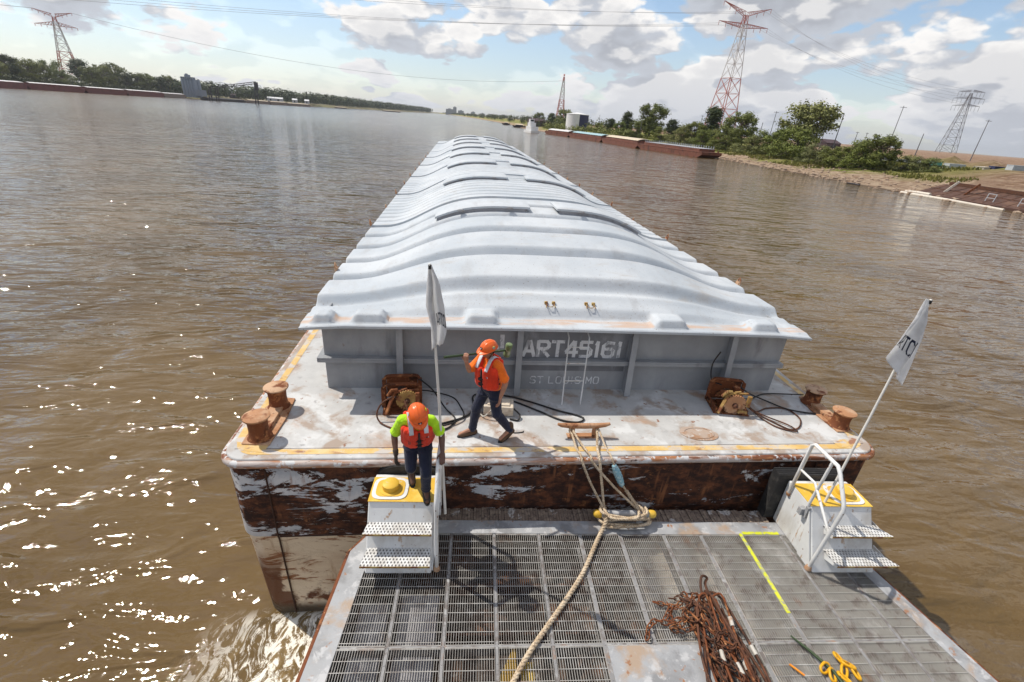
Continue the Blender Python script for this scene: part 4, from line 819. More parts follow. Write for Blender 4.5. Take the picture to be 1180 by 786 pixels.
chain([(.60,-2.22,ZD+.04),(.66,-2.10,ZD+.05),(.78,-2.02,ZD+.05),(.95,-2.06,ZD+.06),(1.12,-2.02,ZD+.10),(1.25,-2.1,ZD+.14),(1.45,-2.2,ZD+.16)],.058,'rusty chain trailing left from the heap onto the grating edge of the steel plate','rust')
chain([(.86,-1.76,ZD+.04),(.98,-1.80,ZD+.05),(1.10,-1.84,ZD+.07),(1.22,-1.80,ZD+.10),(1.36,-1.88,ZD+.16),(1.5,-2.0,ZD+.2)],.050,'rusty chain reaching left from the back of the heap','rust')
chain([(1.02,-1.80,ZD+.05),(1.02,-1.92,ZD+.05),(.98,-2.04,ZD+.06),(1.12,-2.16,ZD+.08),(1.3,-2.12,ZD+.14),(1.4,-1.9,ZD+.18),(1.3,-1.72,ZD+.14)],.048,'rusty chain doubled back across the left side of the heap','rust')
chain([(1.2,-1.70,ZD+.1),(1.42,-1.72,ZD+.15),(1.58,-1.84,ZD+.2),(1.62,-2.1,ZD+.22),(1.5,-2.4,ZD+.24),(1.62,-2.8,ZD+.24),(1.7,-3.1,ZD+.2)],.046,'rusty chain lying over the top of the wire heap')
chain([(1.3,-2.3,ZD+.1),(1.42,-2.55,ZD+.16),(1.36,-2.8,ZD+.2),(1.5,-3.1,ZD+.1)],.05,'rusty chain running down the near side of the heap')
for j,(pp_,lb) in enumerate((([(.92,-1.98,.05),(1.05,-1.86,.08),(1.2,-1.95,.12),(1.1,-2.08,.08),(.95,-2.12,.05),(1.08,-2.2,.06)],'knotted rusty chain at the left shoulder of the heap'),([(1.10,-1.72,.06),(1.25,-1.80,.14),(1.4,-1.95,.20),(1.3,-2.1,.20),(1.15,-2.0,.12),(1.28,-1.88,.2)],'rusty chain piled at the back left of the heap'),([(1.55,-2.7,.22),(1.35,-2.55,.2),(1.5,-2.35,.26),(1.75,-2.3,.22),(1.8,-2.6,.2)],'rusty chain looped across the middle of the heap'),([(1.25,-1.9,.10),(1.5,-1.75,.16),(1.75,-1.85,.16),(1.85,-2.1,.14),(1.7,-2.3,.20),(1.45,-2.25,.22),(1.4,-2.05,.24)],'rusty chain coiled on the crown of the heap'),([(1.9,-1.95,.08),(2.0,-2.3,.08),(1.95,-2.7,.08),(2.1,-3.2,.08)],'rusty chain hugging the right flank of the heap'),([(1.35,-2.35,.20),(1.6,-2.5,.26),(1.85,-2.45,.22),(1.95,-2.7,.16),(1.75,-2.95,.24),(1.5,-2.9,.26)],'rusty chain winding over the near half of the heap'),([(1.2,-2.0,.05),(1.3,-2.3,.07),(1.3,-2.6,.07),(1.4,-2.95,.06)],'rusty chain under the left side of the heap'))):
    chain([(a,b,ZD+c) for a,b,c in pp_],.055 if j%2 else .05,lb,'rust' if j in(0,3) else 'rustdark')
wl=['outermost left rusty wire loop of the heap, on the steel plate','rusty wire loop standing up at the back of the heap','rusty wire loop along the right edge of the heap','thin rusty wire loop in the middle of the heap with a white sleeve','rusty wire loop crossing from upper left to lower right','rusty wire loop with two white sleeves at its near end','low rusty wire loop under the right edge of the heap','rusty wire loop bending around the chain links','rusty wire loop with a sleeve near the back right of the heap']
def wloop(x0,x1,xt,ya,yb,z0,z1,r,label,sl=()):
    P=[(x0,yb,z0),(x0-.02,(ya+yb)/2-.2,z0+.03),(x0+(xt-x0)*.5,ya-.22,z1),(xt-.06,ya-.03,z1),(xt+.05,ya,z1+.01),(xt+.13,ya-.10,z1),(x1-.05,(ya+yb)/2+.1,z1),(x1,(ya+yb)/2-.4,z0+.04),(x1+.03,yb,z0)]
    P=[(HX(x)+random.uniform(-.12,.12),y+random.uniform(-.07,.07),ZD+z*random.uniform(.6,1.1)) for x,y,z in P]
    rt=root('wire_sling',B(*P[4]),label,'wire sling','rusty wires heaped on the grating')
    pp=crom([B(*p) for p in P],.025); m=MB(); m.tube(pp,r*1.25,8); put('wire',m,'rustdark' if r>.0125 else 'rust',rt,smooth=60)
    for (f,ln) in sl:
        i=int(f*(len(pp)-1)); j=min(len(pp)-1,i+max(1,int(ln/.025))); m=MB(); m.tube([pp[i],pp[(i+j)//2],pp[j]],.027,12); put('sleeve',m,'sleeve',rt,smooth=40)
wloop(1.17,1.40,1.38,-1.95,-3.4,.03,.10,.016,wl[0],((.07,.10),(.93,.1)))
wloop(1.40,2.00,1.76,-1.58,-3.4,.05,.26,.014,wl[1])
wloop(1.75,2.16,1.86,-1.62,-3.4,.03,.12,.014,wl[2],((.70,.12),))
wloop(1.30,1.70,1.60,-1.75,-3.3,.12,.22,.011,wl[3],((.12,.14),))
wloop(1.62,1.98,1.30,-1.85,-3.5,.10,.19,.013,wl[4],((.86,.12),))
wloop(1.42,1.56,1.52,-1.80,-3.1,.20,.25,.012,wl[5],((.17,.15),(.82,.15)))
wloop(1.90,2.24,1.98,-1.95,-3.6,.02,.06,.015,wl[6])
wloop(1.26,1.86,1.66,-1.72,-3.2,.08,.30,.013,wl[7],((.80,.12),))
wloop(1.55,2.06,1.78,-1.70,-3.4,.16,.20,.012,wl[8],((.62,.10),))
for j,lb in enumerate(('rusty wire lying straight across the heap from upper left','rusty wire lying straight along the left of the heap','short rusty wire crossing low over the heap','rusty wire curving over the near part of the heap','rusty wire along the right flank beside the grating beam')):
    a,b=[((1.15,-1.98,.14),(2.0,-3.1,.12)),((1.2,-2.1,.1),(1.5,-3.3,.16)),((1.2,-2.0,.2),(1.9,-2.5,.22)),((1.28,-2.5,.16),(1.95,-3.0,.2)),((1.82,-1.8,.12),(2.12,-3.2,.05))][j]
    mid=[(a[i]+b[i])/2+random.uniform(-.07,.07) for i in range(3)]; P=[(HX(p[0]),p[1],p[2]+ZD) for p in (a,mid,b)]
    pp=crom([B(*p) for p in P],.04); m=MB(); m.tube(pp,.013,8); o=put('wire_length',m,'rust',None,org=pp[0],smooth=60); tag(o,lb,'wire','rusty wires heaped on the grating')
# ---- yellow chain binder at the lower right
cb=root('chain_binder',B(2.86,-2.62,ZD),'yellow chain with a dark green binder handle on the grating, lower right','chain binder')
m=MB(); m.tube([B(2.50,-2.22,ZD+.03),B(2.62,-2.42,ZD+.05),B(2.76,-2.66,ZD+.05),B(2.80,-2.9,ZD+.05)],[.010,.018,.020,.024],8); put('handle',m,'green',cb,smooth=60)
for p,a in (((2.68,-2.62,.05),.5),((2.94,-2.52,.05),1.9),((2.99,-2.60,.07),2.6),((2.90,-2.66,.05),.9),((3.03,-2.68,.05),1.6),((2.84,-2.74,.06),2.2),((2.72,-2.70,.05),1.1)):
    m=MB(); cc=Vector((p[0],p[1],ZD+p[2])); t=Vector((math.cos(a),math.sin(a),.1)); w=Vector((-math.sin(a),math.cos(a),.5)).normalized()
    m.tube([B(*(cc+t*(.055*math.cos(s)+(.02 if math.cos(s)>0 else -.02))+w*.04*math.sin(s))) for s in [2*PI*j/16 for j in range(16)]],.016,8,closed=True); put('link',m,'yellowch',cb,smooth=60)
os_=root('ratchet_bar',B(2.25,-2.45,ZD),'small orange bar on the grating right of the rusty heap','bar'); m=MB(); m.tube([B(2.27,-2.56,ZD+.03),B(2.38,-2.69,ZD+.03)],.013,8); put('grip',m,'orangep',os_,smooth=60)
# ================================================================== PEOPLE
def remesh(name,mb,vox,sm,mat,parent,org=None,smooth=80,iters=6):
    me=bpy.data.meshes.new('t'); me.from_pydata(mb.v,[],mb.f); me.update()
    o=bpy.data.objects.new('t',me); COL.objects.link(o)
    a=o.modifiers.new('r','REMESH'); a.mode='VOXEL'; a.voxel_size=vox
    s=o.modifiers.new('s','SMOOTH'); s.factor=sm; s.iterations=iters
    dg=bpy.context.evaluated_depsgraph_get(); dg.update()
    m2=bpy.data.meshes.new_from_object(o.evaluated_get(dg)); bpy.data.objects.remove(o); m2.name=name
    org=Vector(org if org is not None else ORG[parent]); m2.transform(Matrix.Translation(-org)); m2.materials.clear()
    return put(name,m2,mat,parent,org=org,smooth=smooth)
V=Vector
def hand(mb,wrist,palm_dir,palm_nrm,thumb_dir,curl=.5,s=1.):
    """palm plus four unequal bent fingers and a thumb leaving the side of the palm"""
    d=V(palm_dir).normalized(); nn=V(palm_nrm); nn=(nn-d*nn.dot(d)).normalized(); w=V(thumb_dir); w=(w-d*w.dot(d)-nn*w.dot(nn)).normalized()
    W=V(wrist); 
    for k in (-1.2,-.4,.4,1.2):
        mb.cap(W+d*.012+w*k*.014,W+d*.085*s+w*k*.023,.017,.0145,8)
    for k,L in ((1.35,.072),(.45,.082),(-.45,.076),(-1.35,.058)):
        b=W+d*.088*s+w*k*.0225; p=b; ang=curl*.5
        for seg,f in enumerate((.45,.32,.23)):
            q=p+(d*math.cos(ang)+nn*math.sin(ang))*L*f*s*1.05; mb.cap(p,q,.0098-.0008*seg,.0092-.0010*seg,8); p=q; ang+=curl
    p=W+d*.025+w*.028; q=p+(d*.6+w*.75+nn*.3*curl).normalized()*.038; mb.cap(p,q,.0135,.0115,8); q2=q+(d*.85+w*.30+nn*.6*curl).normalized()*.032; mb.cap(q,q2,.0112,.0095,8)
def head_prims(mb,c,F,U,R):
    """c head centre; F facing, U up, R right.  skull, jaw, nose, brow, lips, ears"""
    B3=Matrix((R,F,U)).transposed()
    P=lambda x,y,z:c+R*x+F*y+U*z
    mb.ball(P(0,-.012,.03),.083,12,(.92,1.13,1.0),B3); mb.ball(P(0,.02,-.035),.062,10,(.98,1.15,1.15),B3); mb.ball(P(0,.045,-.078),.034,8,(1.1,.9,.8),B3)
    mb.cap(P(0,.085,.012),P(0,.108,-.022),.009,.0135,8); mb.cap(P(-.03,.076,.03),P(.03,.076,.03),.012,.012,8)
    mb.cap(P(-.020,.090,-.050),P(.020,.090,-.050),.008,.008,8); mb.cap(P(-.018,.087,-.062),P(.018,.087,-.062),.008,.008,8)
    for s in (-1,1):
        mb.ball(P(s*.079,-.008,-.005),.022,8,(.35,.7,1.25),B3); mb.ball(P(s*.042,.066,-.018),.022,8,(1,.7,.9),B3)
def person(name,J,label,mats,feats):
    J={k:(V(v) if isinstance(v,tuple) and len(v)==3 else v) for k,v in J.items()}
    r=root(name,J['base'],label,'person')
    F,U,R=J['F'].normalized(),J['U'].normalized(),None
    R=F.cross(U).normalized(); F=U.cross(R).normalized()          # torso axes (R = the person's right)
    hF=J['hF'].normalized(); hU=J['hU'].normalized(); hR=hF.cross(hU).normalized(); hF=hU.cross(hR)
    pel,chest,neck,hd=J['pel'],J['chest'],J['neck'],J['head']
    T=Matrix((R,F,U)).transposed()
    # --- body: one continuous figure
    m=MB()
    m.ball(pel,.13,10,(1.15,.82,.85),T); m.ball(pel.lerp(chest,.45),.13,10,(1.05,.78,1.2),T); m.ball(chest,.15,12,(1.12,.80,1.15),T)
    m.cap(J['rsh'].lerp(neck,.15),J['lsh'].lerp(neck,.15),.062,.062); m.cap(chest.lerp(neck,.5),neck,.075,.056); m.cap(neck,hd-hU*.03,.055,.055)
    head_prims(m,hd,hF,hU,hR)
    for s in 'rl':
        sh,el,wr=J[s+'sh'],J[s+'el'],J[s+'wr']; m.ball(sh,.060,8); m.cap(sh,el,.053,.041); m.cap(el,el.lerp(wr,.35),.043,.043); m.cap(el.lerp(wr,.3),wr,.043,.027)
        hip,kn,an=J[s+'hip'],J[s+'kn'],J[s+'an']; m.cap(hip,kn,.088,.056); m.cap(kn,kn.lerp(an,.35),.056,.056); m.cap(kn.lerp(an,.3),an,.056,.036); m.cap(an,J[s+'toe']+U*.02,.036,.03)
        if not feats.get('glove'+s): hand(m,wr,*J[s+'hand'])
    body=remesh('body',m,.0065,.5,mats['skin'],r,iters=3)
    # eyes
    for s in(-1,1):
        e=MB(); e.ball(hd+hR*.03*s+hF*.080+hU*.010,.0115,8,(1.3,.6,.7),Matrix((hR,hF,hU)).transposed()); e2=put('eye',e,'white',r,smooth=60)
    # hair below the hat
    m=MB(); B3=Matrix((hR,hF,hU)).transposed(); m.ball(hd+hF*-.022+hU*.028,.088,12,(.95,1.08,1.0),B3); m.ball(hd-hF*.045-hU*.03,.06,8,(1.1,.8,1.0),B3)
    put('hair',m,'hair',r,smooth=80)
    # --- trousers
    m=MB(); m.ball(pel+U*.02,.15,12,(1.12,.86,.90),T); m.ball(pel-U*.06-F*.02,.13,10,(1.15,.9,.8),T); m.cap(pel+U*.10-R*.06,pel+U*.10+R*.06,.105,.105)
    for s in 'rl':
        hip,kn,an=J[s+'hip'],J[s+'kn'],J[s+'an']; k2=kn+(F*.012)
        m.cap(hip,k2,.108,.080); m.ball(kn,.082,8); m.cap(kn,kn.lerp(an,.45),.080,.076); m.cap(kn.lerp(an,.4),an-(an-kn).normalized()*.00,.076,.062)
        m.ball(kn.lerp(an,.80),.074,8,(1,1,.35)); m.ball(kn.lerp(an,.93),.076,8,(1,1,.4)); m.ball(kn+(hip-kn)*.12,.088,8,(1,1,.4)); m.ball(hip.lerp(kn,.25)+F*.01,.112,8,(1,1,.3))
    remesh('trousers',m,.011,.5,mats['trousers'],r,iters=3)
    # --- shirt
    m=MB(); m.ball(pel.lerp(chest,.28),.158,12,(1.10,.84,1.0),T); m.ball(pel.lerp(chest,.6),.155,12,(1.10,.82,1.1),T); m.ball(chest,.168,12,(1.12,.82,1.08),T)
    m.cap(J['rsh'].lerp(neck,.2),J['lsh'].lerp(neck,.2),.074,.074); m.cap(chest.lerp(neck,.6),chest.lerp(neck,.93),.078,.064)
    m.cap(pel+U*.09-R*.08,pel+U*.09+R*.08,.118,.118)
    for s in 'rl':
        sh,el=J[s+'sh'],J[s+'el']; e2=sh.lerp(el,.80); m.ball(sh,.074,8); m.cap(sh,e2,.072,.070); m.lathe([(.074,-.03),(.078,.02)],e2,(el-sh),14); m.ball(sh.lerp(el,.4),.078,8,(1,1,.5))
    remesh('shirt',m,.010,.5,mats['shirt'],r,iters=3)
    # --- life vest: two front panels, back panel, collar
    v=root('life_vest',chest); v.parent=r; v.location=chest-ORG[r]
    def tp(x,y,z): return chest+R*x+F*y+U*z
    m=MB()
    for s in (-1,1):
        for (x,y) in ((.052,.150),(.100,.142),(.142,.112),(.168,.07)):
            m.cap(tp(s*x,y+.006,.07-.02*(x<.06)),tp(s*x,y,-.21),.052,.060,10)
        m.cap(tp(s*.085,.105,.14),tp(s*.09,.14,.06),.040,.044,10); m.cap(tp(s*.095,.03,.205),tp(s*.088,.11,.14),.034,.038,10); m.cap(tp(s*.10,-.06,.17),tp(s*.095,.03,.205),.036,.034,10)
        m.cap(tp(s*.05,.170,-.02),tp(s*.05,.165,-.19),.030,.034,10)
    put_=remesh('front_panels',m,.0085,.5,'vest',v,iters=2)
    m=MB()
    for x in (-.13,-.065,0,.065,.13): m.cap(tp(x,-.135+.25*x*x/.13,.14),tp(x,-.135+.25*x*x/.13,-.19),.04,.046,10)
    m.cap(tp(-.075,-.07,.20),tp(.075,-.07,.20),.042,.042,10); remesh('back_panel',m,.010,.5,'vest',v,iters=2)
    for s in (-1,1):
        b=MB()
        def tape(u,w,s=s):
            a=-.5+u*1.75; x=s*(.066+.056*w); pts=[(-.075,.205),(-.03,.236),(.03,.245),(.085,.218),(.125,.165),(.165,.115),(.190,.07)]
            i=min(5,int(u*6)); t=u*6-i; y=pts[i][0]*(1-t)+pts[i+1][0]*t; z=pts[i][1]*(1-t)+pts[i+1][1]*t
            return tp(x,y+.008,z+.008)
        b.grid(tape,2 if 0 else 18,4); tb=MB(); tb.v=b.v; tb.f=b.f
        o=put('reflective_band',tb,'strap',v,smooth=80); md=o.modifiers.new('t','SOLIDIFY'); md.thickness=.010; md.offset=0
    for z in (-.075,-.165):
        b=MB(); b.tube([tp(.215*math.sin(a),.005+.198*math.cos(a),z) for a in [-1.5+3.0*i/16 for i in range(17)]],.012,6); b.box(tp(0,.215,z),(.05,.05,.035),T); put('belt',b,'belt',v,smooth=60)
    b=MB(); b.tube([tp(0,.190,.08),tp(0,.200,-.02),tp(0,.196,-.23)],.012,6); put('zip',b,'belt',v,smooth=60)
    # pocket flaps and round emblem on the chest
    b=MB(); b.lathe([(.026,0),(.026,.006)],tp(-.10,.190,-.02),F,20); put('emblem',b,'strap',v,smooth=30); b=MB(); b.lathe([(.014,0),(.014,.009)],tp(-.10,.190,-.02),F,16); put('emblem_centre',b,'belt',v,smooth=30)
    b=MB(); b.box(tp(.10,.188,-.10),(.085,.02,.07),T); put('pocket',b,'vest2',v,smooth=0,bevel=.006)
    # --- hard hat
    h=root('hard_hat',hd+hU*.05); h.parent=r; h.location=hd+hU*.05-ORG[r]; hc=hd+hU*.045-hF*.008
    m=MB()
    def dome(u,w):
        a=2*PI*u; th=PI/2*w; rx,ry,rz=.112,.137,.118; x=math.sin(th)*math.sin(a); y=math.sin(th)*math.cos(a); z=math.cos(th)
        rib=.006*math.exp(-(x/.10)**2)+.004*math.exp(-((abs(x)-.35)/.08)**2); k=1+rib/.12*(z>.1)
        return hc+hR*x*rx*k+hF*y*ry*k+hU*(z*rz*k)
    m.grid(dome,48,18); 
    def brim(u,w):
        a=2*PI*u; e=.014+.050*max(0,math.cos(a))**2.2; rx,ry=.112+e*.7*w,.137+e*w; return hc+hR*math.sin(a)*rx+hF*math.cos(a)*ry+hU*(-.004*w-.022*w*max(0,math.cos(a))**2)
    m.grid(brim,48,4); o=put('shell',m,'helmet',h,smooth=60); md=o.modifiers.new('t','SOLIDIFY'); md.thickness=.005; md.offset=0
    m=MB(); m.box(hc+hF*.128+hU*.045,(.045,.012,.035),Matrix((hR,hF,hU)).transposed()@Matrix.Rotation(R_(22),3,'X')); put('front_badge',m,'black',h,smooth=0,bevel=.003)
    m=MB(); m.box(hc+hF*.134+hU*.043,(.018,.010,.016),Matrix((hR,hF,hU)).transposed()@Matrix.Rotation(R_(22),3,'X')); put('badge_mark',m,'strap',h,smooth=0)
    for s in(-1,1):
        m=MB(); m.lathe([(.024,0),(.021,.006)],hc+hR*s*.109+hU*.045-hF*.02,hR*s+hU*.35,16); put('side_sticker',m,'lime' if s<0 else 'strap',h,smooth=30)
        m=MB(); m.tube([hc+hR*s*.10-hU*.0,hd+hR*s*.084-hU*.03,hd+hR*s*.05+hF*.03-hU*.105,hd+hF*.04-hU*.125],.005,6); put('chin_strap',m,'belt',h,smooth=60)
    # --- boots
    for s in 'rl':
        an,toe=J[s+'an'],J[s+'toe']; bt_=root('boot',an); bt_.parent=r; bt_.location=an-ORG[r]
        d=(toe-an); dh=V((d.x,d.y,d.z)).normalized(); fl=V((d.x,d.y,0)).normalized(); side=V((-fl.y,fl.x,0)); heel=an-fl*.045*1.0
        zz=J.get(s+'sole'); 
        hb=V(heel); tb2=V(toe); hz=J[s+'heelz']; hb.z=hz+.045; tb2.z=J[s+'toez']+.040
        m=MB()
        for k in(-.016,.016): m.cap(hb+side*k,tb2+side*k*1.3-fl*.02,.042,.034,10)
        m.ball(tb2-fl*.015,.043,8,(1.0,1.0,.85)); m.cap(hb+fl*.02,an+V((0,0,.09)),.050,.058,12)
        remesh('upper',m,.008,.5,mats['boot'],bt_,iters=2)
        m=MB(); 
        lp=[]; 
        for i in range(20):
            a=2*PI*i/20; c_,s_=math.cos(a),math.sin(a); L2=((tb2-hb).length+.10)/2; mid=(hb+tb2)/2; ax=(tb2-hb).normalized()
            lp.append(mid+ax*(c_*L2)+side*(s_*.050*(1+.12*c_)))
        up=V((0,0,1)); m.v=[tuple(p-up*.020) for p in lp]+[tuple(p-up*.044) for p in lp]; m.f=[tuple(range(20)),tuple(reversed(range(20,40)))]+[(i,20+i,20+(i+1)%20,(i+1)%20) for i in range(20)]
        put('sole',m,'black',bt_,smooth=30)
        if feats.get('glove'+s):
            m=MB(); hand(m,J[s+'wr'],*J[s+'hand'],1.08); m.cap(J[s+'wr'],J[s+'wr'].lerp(J[s+'el'],.18),.034,.040); remesh('glove',m,.0065,.5,'glove',r,iters=2)
    return r
nf=V((-.80,-.60,0))
JA=dict(base=(-1.38,.50,0),F=V((-.72,-.69,0)),U=V((-.06,-.04,1)),hF=V((-.80,-.50,-.32)),hU=V((-.12,-.14,.97)),
 pel=(-1.40,.51,.94),chest=(-1.43,.50,1.27),neck=(-1.445,.49,1.465),head=(-1.475,.47,1.605),
 rhip=(-1.46,.59,.91),lhip=(-1.34,.44,.91),rkn=(-1.61,.57,.50),ran=(-1.66,.57,.11),rtoe=(-1.86,.50,.03),lkn=(-1.29,.40,.52),lan=(-1.06,.46,.17),ltoe=(-1.21,.36,.04),
 rheelz=.001,rtoez=.001,lheelz=.09,ltoez=.004,
 rsh=(-1.565,.61,1.40),lsh=(-1.315,.36,1.40),rel=(-1.74,.47,1.26),rwr=(-1.80,.43,1.43),lel=(-1.20,.31,1.15),lwr=(-1.27,.25,.92),
 rhand=(V((-.03,.02,1)),V((.25,.9,0)),V((-.9,.2,.1)),1.15),lhand=(V((-.18,-.18,-1)),V((-.8,-.1,.0)),V((-.3,-.9,0)),.45))
pA=person('person',JA,'worker in orange shirt striding across the barge deck with a sledgehammer on his shoulder',dict(skin='skinA',trousers='navy',shirt='orange_shirt',boot='boot'),{})
JB=dict(base=(-2.42,-.6,-.19),F=V((.20,-1,0)),U=V((.03,-.36,1)),hF=V((.30,-.70,-.74)),hU=V((.05,-.72,.74)),
 pel=(-2.45,-.42,.70),chest=(-2.44,-.555,1.01),neck=(-2.435,-.65,1.185),head=(-2.41,-.745,1.295),
 rhip=(-2.545,-.41,.68),lhip=(-2.355,-.44,.68),lkn=(-2.33,-.64,.28),lan=(-2.335,-.58,-.09),ltoe=(-2.31,-.74,-.17),rkn=(-2.54,-.55,.30),ran=(-2.57,-.27,.0),rtoe=(-2.54,-.40,-.14),
 lheelz=-.190,ltoez=-.190,rheelz=-.06,rtoez=-.182,
 rsh=(-2.625,-.60,1.12),lsh=(-2.255,-.62,1.13),rel=(-2.74,-.56,.86),rwr=(-2.71,-.70,.65),lel=(-2.12,-.60,.90),lwr=(-2.10,-.80,.745),
 rhand=(V((.02,-.30,-1)),V((.9,-.3,0)),V((.1,-1,.0)),.7),lhand=(V((.0,-.85,-.30)),V((0,-.25,-1)),V((-1,.2,0)),.5))
pB=person('person',JB,'worker in lime shirt stepping down the left push knee, one hand on the rail',dict(skin='skinB',trousers='navy',shirt='lime_shirt',boot='bootd'),{'glover':True})
# pale work cuff on the rail hand, sledgehammer on the other man's shoulder
h0=V((-2.12,.36,1.535)); h1=V((-1.15,.74,1.475)); hx=(h1-h0).normalized()
sh=root('sledgehammer',h0,'dark green sledgehammer carried level across the shoulder of the worker in orange','sledgehammer')
m=MB(); m.tube([h0,h0.lerp(h1,.5),h1],[.021,.016,.017],12); put('handle',m,'green',sh,smooth=60)
m=MB(); sd=V((.15,-.1,1)).normalized(); m.lathe([(.045,-.115),(.055,-.10),(.055,-.06),(.047,-.04),(.047,.04),(.055,.06),(.055,.10),(.045,.115)],h1,sd,18); put('head',m,'greensteel',sh,smooth=35)
# ================================================================== RIVER, BANKS, SKY
m=MB(); m.add([(-14000,-6000,WZ),(14000,-6000,WZ),(14000,16000,WZ),(-14000,16000,WZ)],[(0,1,2,3)]); put('river_water',m,'water',smooth=0,kind='structure')
RS=[(92,-400),(96,-60),(93,20),(90.5,63),(88,85),(91,127),(93,175),(82,230),(77,300),(66,350),(64,400),(57,486),(66,700),(40,1400),(-20,2400),(-160,3600)]
LS=[(-480,-400),(-440,200),(-440,440),(-485,640),(-508,930),(-462,1010),(-385,1180),(-310,1350),(-310,1700),(-250,2300),(-160,3590)]
def sdist(P,x,y,left):
    best=1e9; 
    for (ax,ay),(bx,by) in zip(P,P[1:]):
        dx,dy=bx-ax,by-ay; t=max(0,min(1,((x-ax)*dx+(y-ay)*dy)/(dx*dx+dy*dy))); qx,qy=ax+dx*t,ay+dy*t; d=math.hypot(x-qx,y-qy)
        if d<abs(best):
            cr=dx*(y-ay)-dy*(x-ax); best=d if (cr<0)!=left else -d
    return best
def hr(x,y):
    d=sdist(RS,x,y,False)
    if d<0: return max(-7,-3.7+d*.35)
    nz=mn.noise(V((x*.05,y*.05,0))); n2=mn.noise(V((x*.22,y*.22,2))); n3=mn.noise(V((x*.7,y*.7,4)))
    h=-3.72+.45*sst(0,2.5,d)+1.5*sst(2,32,d)+2.0*sst(22,50,d)+1.0*sst(45,120,d)
    dirt=sst(128,95,y)*sst(14,44,d)                          # bare spoil bank toward the right edge
    h+=dirt*(1.9+.5*nz)*sst(18,60,d)
    h+=sst(2,9,d)*(.45*nz+.38*n2*sst(2,30,d)+.16*n3)+dirt*.28*mn.noise(V((x*.18,y*.9,7)))
    h+=sst(90,330,d)*4.5*sst(230,80,y)
    return h
def hl(x,y):
    d=sdist(LS,x,y,True)
    if d<0: return max(-7,-3.7+d*.3)
    return -3.7+4.6*sst(0,26,d)+1.4*mn.noise(V((x*.012,y*.012,5)))*sst(5,60,d)+2*sst(60,400,d)
def terrain(xs,ys,h,mat):
    m=MB(); m.v=[(x,y,h(x,y)) for y in ys for x in xs]; n_=len(xs)
    m.f=[(j*n_+i,j*n_+i+1,(j+1)*n_+i+1,(j+1)*n_+i) for j in range(len(ys)-1) for i in range(n_-1)]
    return put('river_bank',m,mat,smooth=180,kind='structure')
def span(a,b,s0,g): 
    out=[a]; s=s0
    while out[-1]<b: out.append(out[-1]+s); s*=g
    return out
terrain([-170,-130,-90,-60,-30,-10,8,20]+span(30,9000,1.5,1.03),sorted([30-v for v in span(0,430,2,1.05)][1:]+span(30,3700,1.5,1.018)),hr,'bank')
terrain([-v for v in reversed(span(150,9000,9,1.045))],span(-300,3700,22,1.01),hl,'bankL')
m=MB(); m.grid(lambda u,v:(-9000+18000*u,3560+5000*v,-3.9+5*min(1,v*12)),60,30); put('far_plain',m,'bankL',smooth=180,kind='structure')
# scattered rip-rap along the near right shore
random.seed(5); m=MB()
for i in range(520):
    y=random.uniform(50,175); t=random.random()**1.6*24; sx=np.interp(y,[20,63,85,127,175],[93,90.5,88,91,93]); x=sx+t; s=random.uniform(.12,.5)*(1.3 if t<5 else 1)
    m.ball((x,y,hr(x,y)+s*.15),s,3,(random.uniform(.7,1.4),random.uniform(.7,1.4),.6),Matrix.Rotation(random.uniform(0,3),3,'Z'))
put('shore_stones',m,'stone',smooth=0,kind='stuff')
# ---- trees
def tree_variant(name,seed,H,spread,leaf,nleaf,lobes,shape='round',trunk_h=.3):
    rnd=random.Random(seed); t=root(name,(0,0,0)); ORG[t]=V((0,0,0))
    tr=MB(); base=V((0,0,-.05*H)); top=V((rnd.uniform(-.03,.03)*H,rnd.uniform(-.03,.03)*H,H*.78)); mid=base.lerp(top,.5)+V((rnd.uniform(-.03,.03)*H,0,0))
    tr.tube(crom([base,mid,top],H*.08),[.030*H*(1-.75*i/9) for i in range(len(crom([base,mid,top],H*.08)))],7)
    LB=[]
    for i in range(lobes):
        a=rnd.uniform(0,2*PI); zz=rnd.uniform(trunk_h,1.0)
        if shape=='round': rad=spread*math.sqrt(max(.05,1-((zz-.62)/.42)**2))*rnd.uniform(.45,1.0)
        elif shape=='column': rad=spread*(1-((zz-.3)/.8)**2)*rnd.uniform(.2,.9)
        else: rad=spread*rnd.uniform(.2,1)*(1.1-zz*.6)
        c=V((math.cos(a)*rad,math.sin(a)*rad,zz*.94))*H; s=rnd.uniform(.07,.15)*H*(1.25 if shape=='bush' else 1)
        LB.append((c,s)); tr.tube([mid.lerp(top,max(0,min(1,zz-.35))),c*.8+V((0,0,c.z*.12)),c],[.010*H,.006*H,.003*H],5)
    put('trunk',tr,'bark',t,smooth=60)
    m=MB(); tot=sum(s for _,s in LB)
    for c,s in LB:
        k=int(nleaf*s/tot)
        for _ in range(k):
            d=V((rnd.gauss(0,1),rnd.gauss(0,1),rnd.gauss(0,.75))); d.normalize(); p=c+d*s*(rnd.random()**.45)*rnd.uniform(.8,1.3)
            if p.z<.02*H: continue
            w=rnd.uniform(.011,.021)*H; nn=(d+V((rnd.uniform(-.8,.8),rnd.uniform(-.8,.8),rnd.uniform(-.2,1.0)))).normalized(); x,y,_=frame_from(nn)
            a=rnd.uniform(0,PI); x,y=x*math.cos(a)+y*math.sin(a),y*math.cos(a)-x*math.sin(a)
            m.add([p-x*w-y*w*.4,p+x*w*.3-y*w,p+x*w+y*w*.3,p-x*w*.2+y*w],[(0,1,2,3)])
    put('crown',m,leaf,t,smooth=0); return t
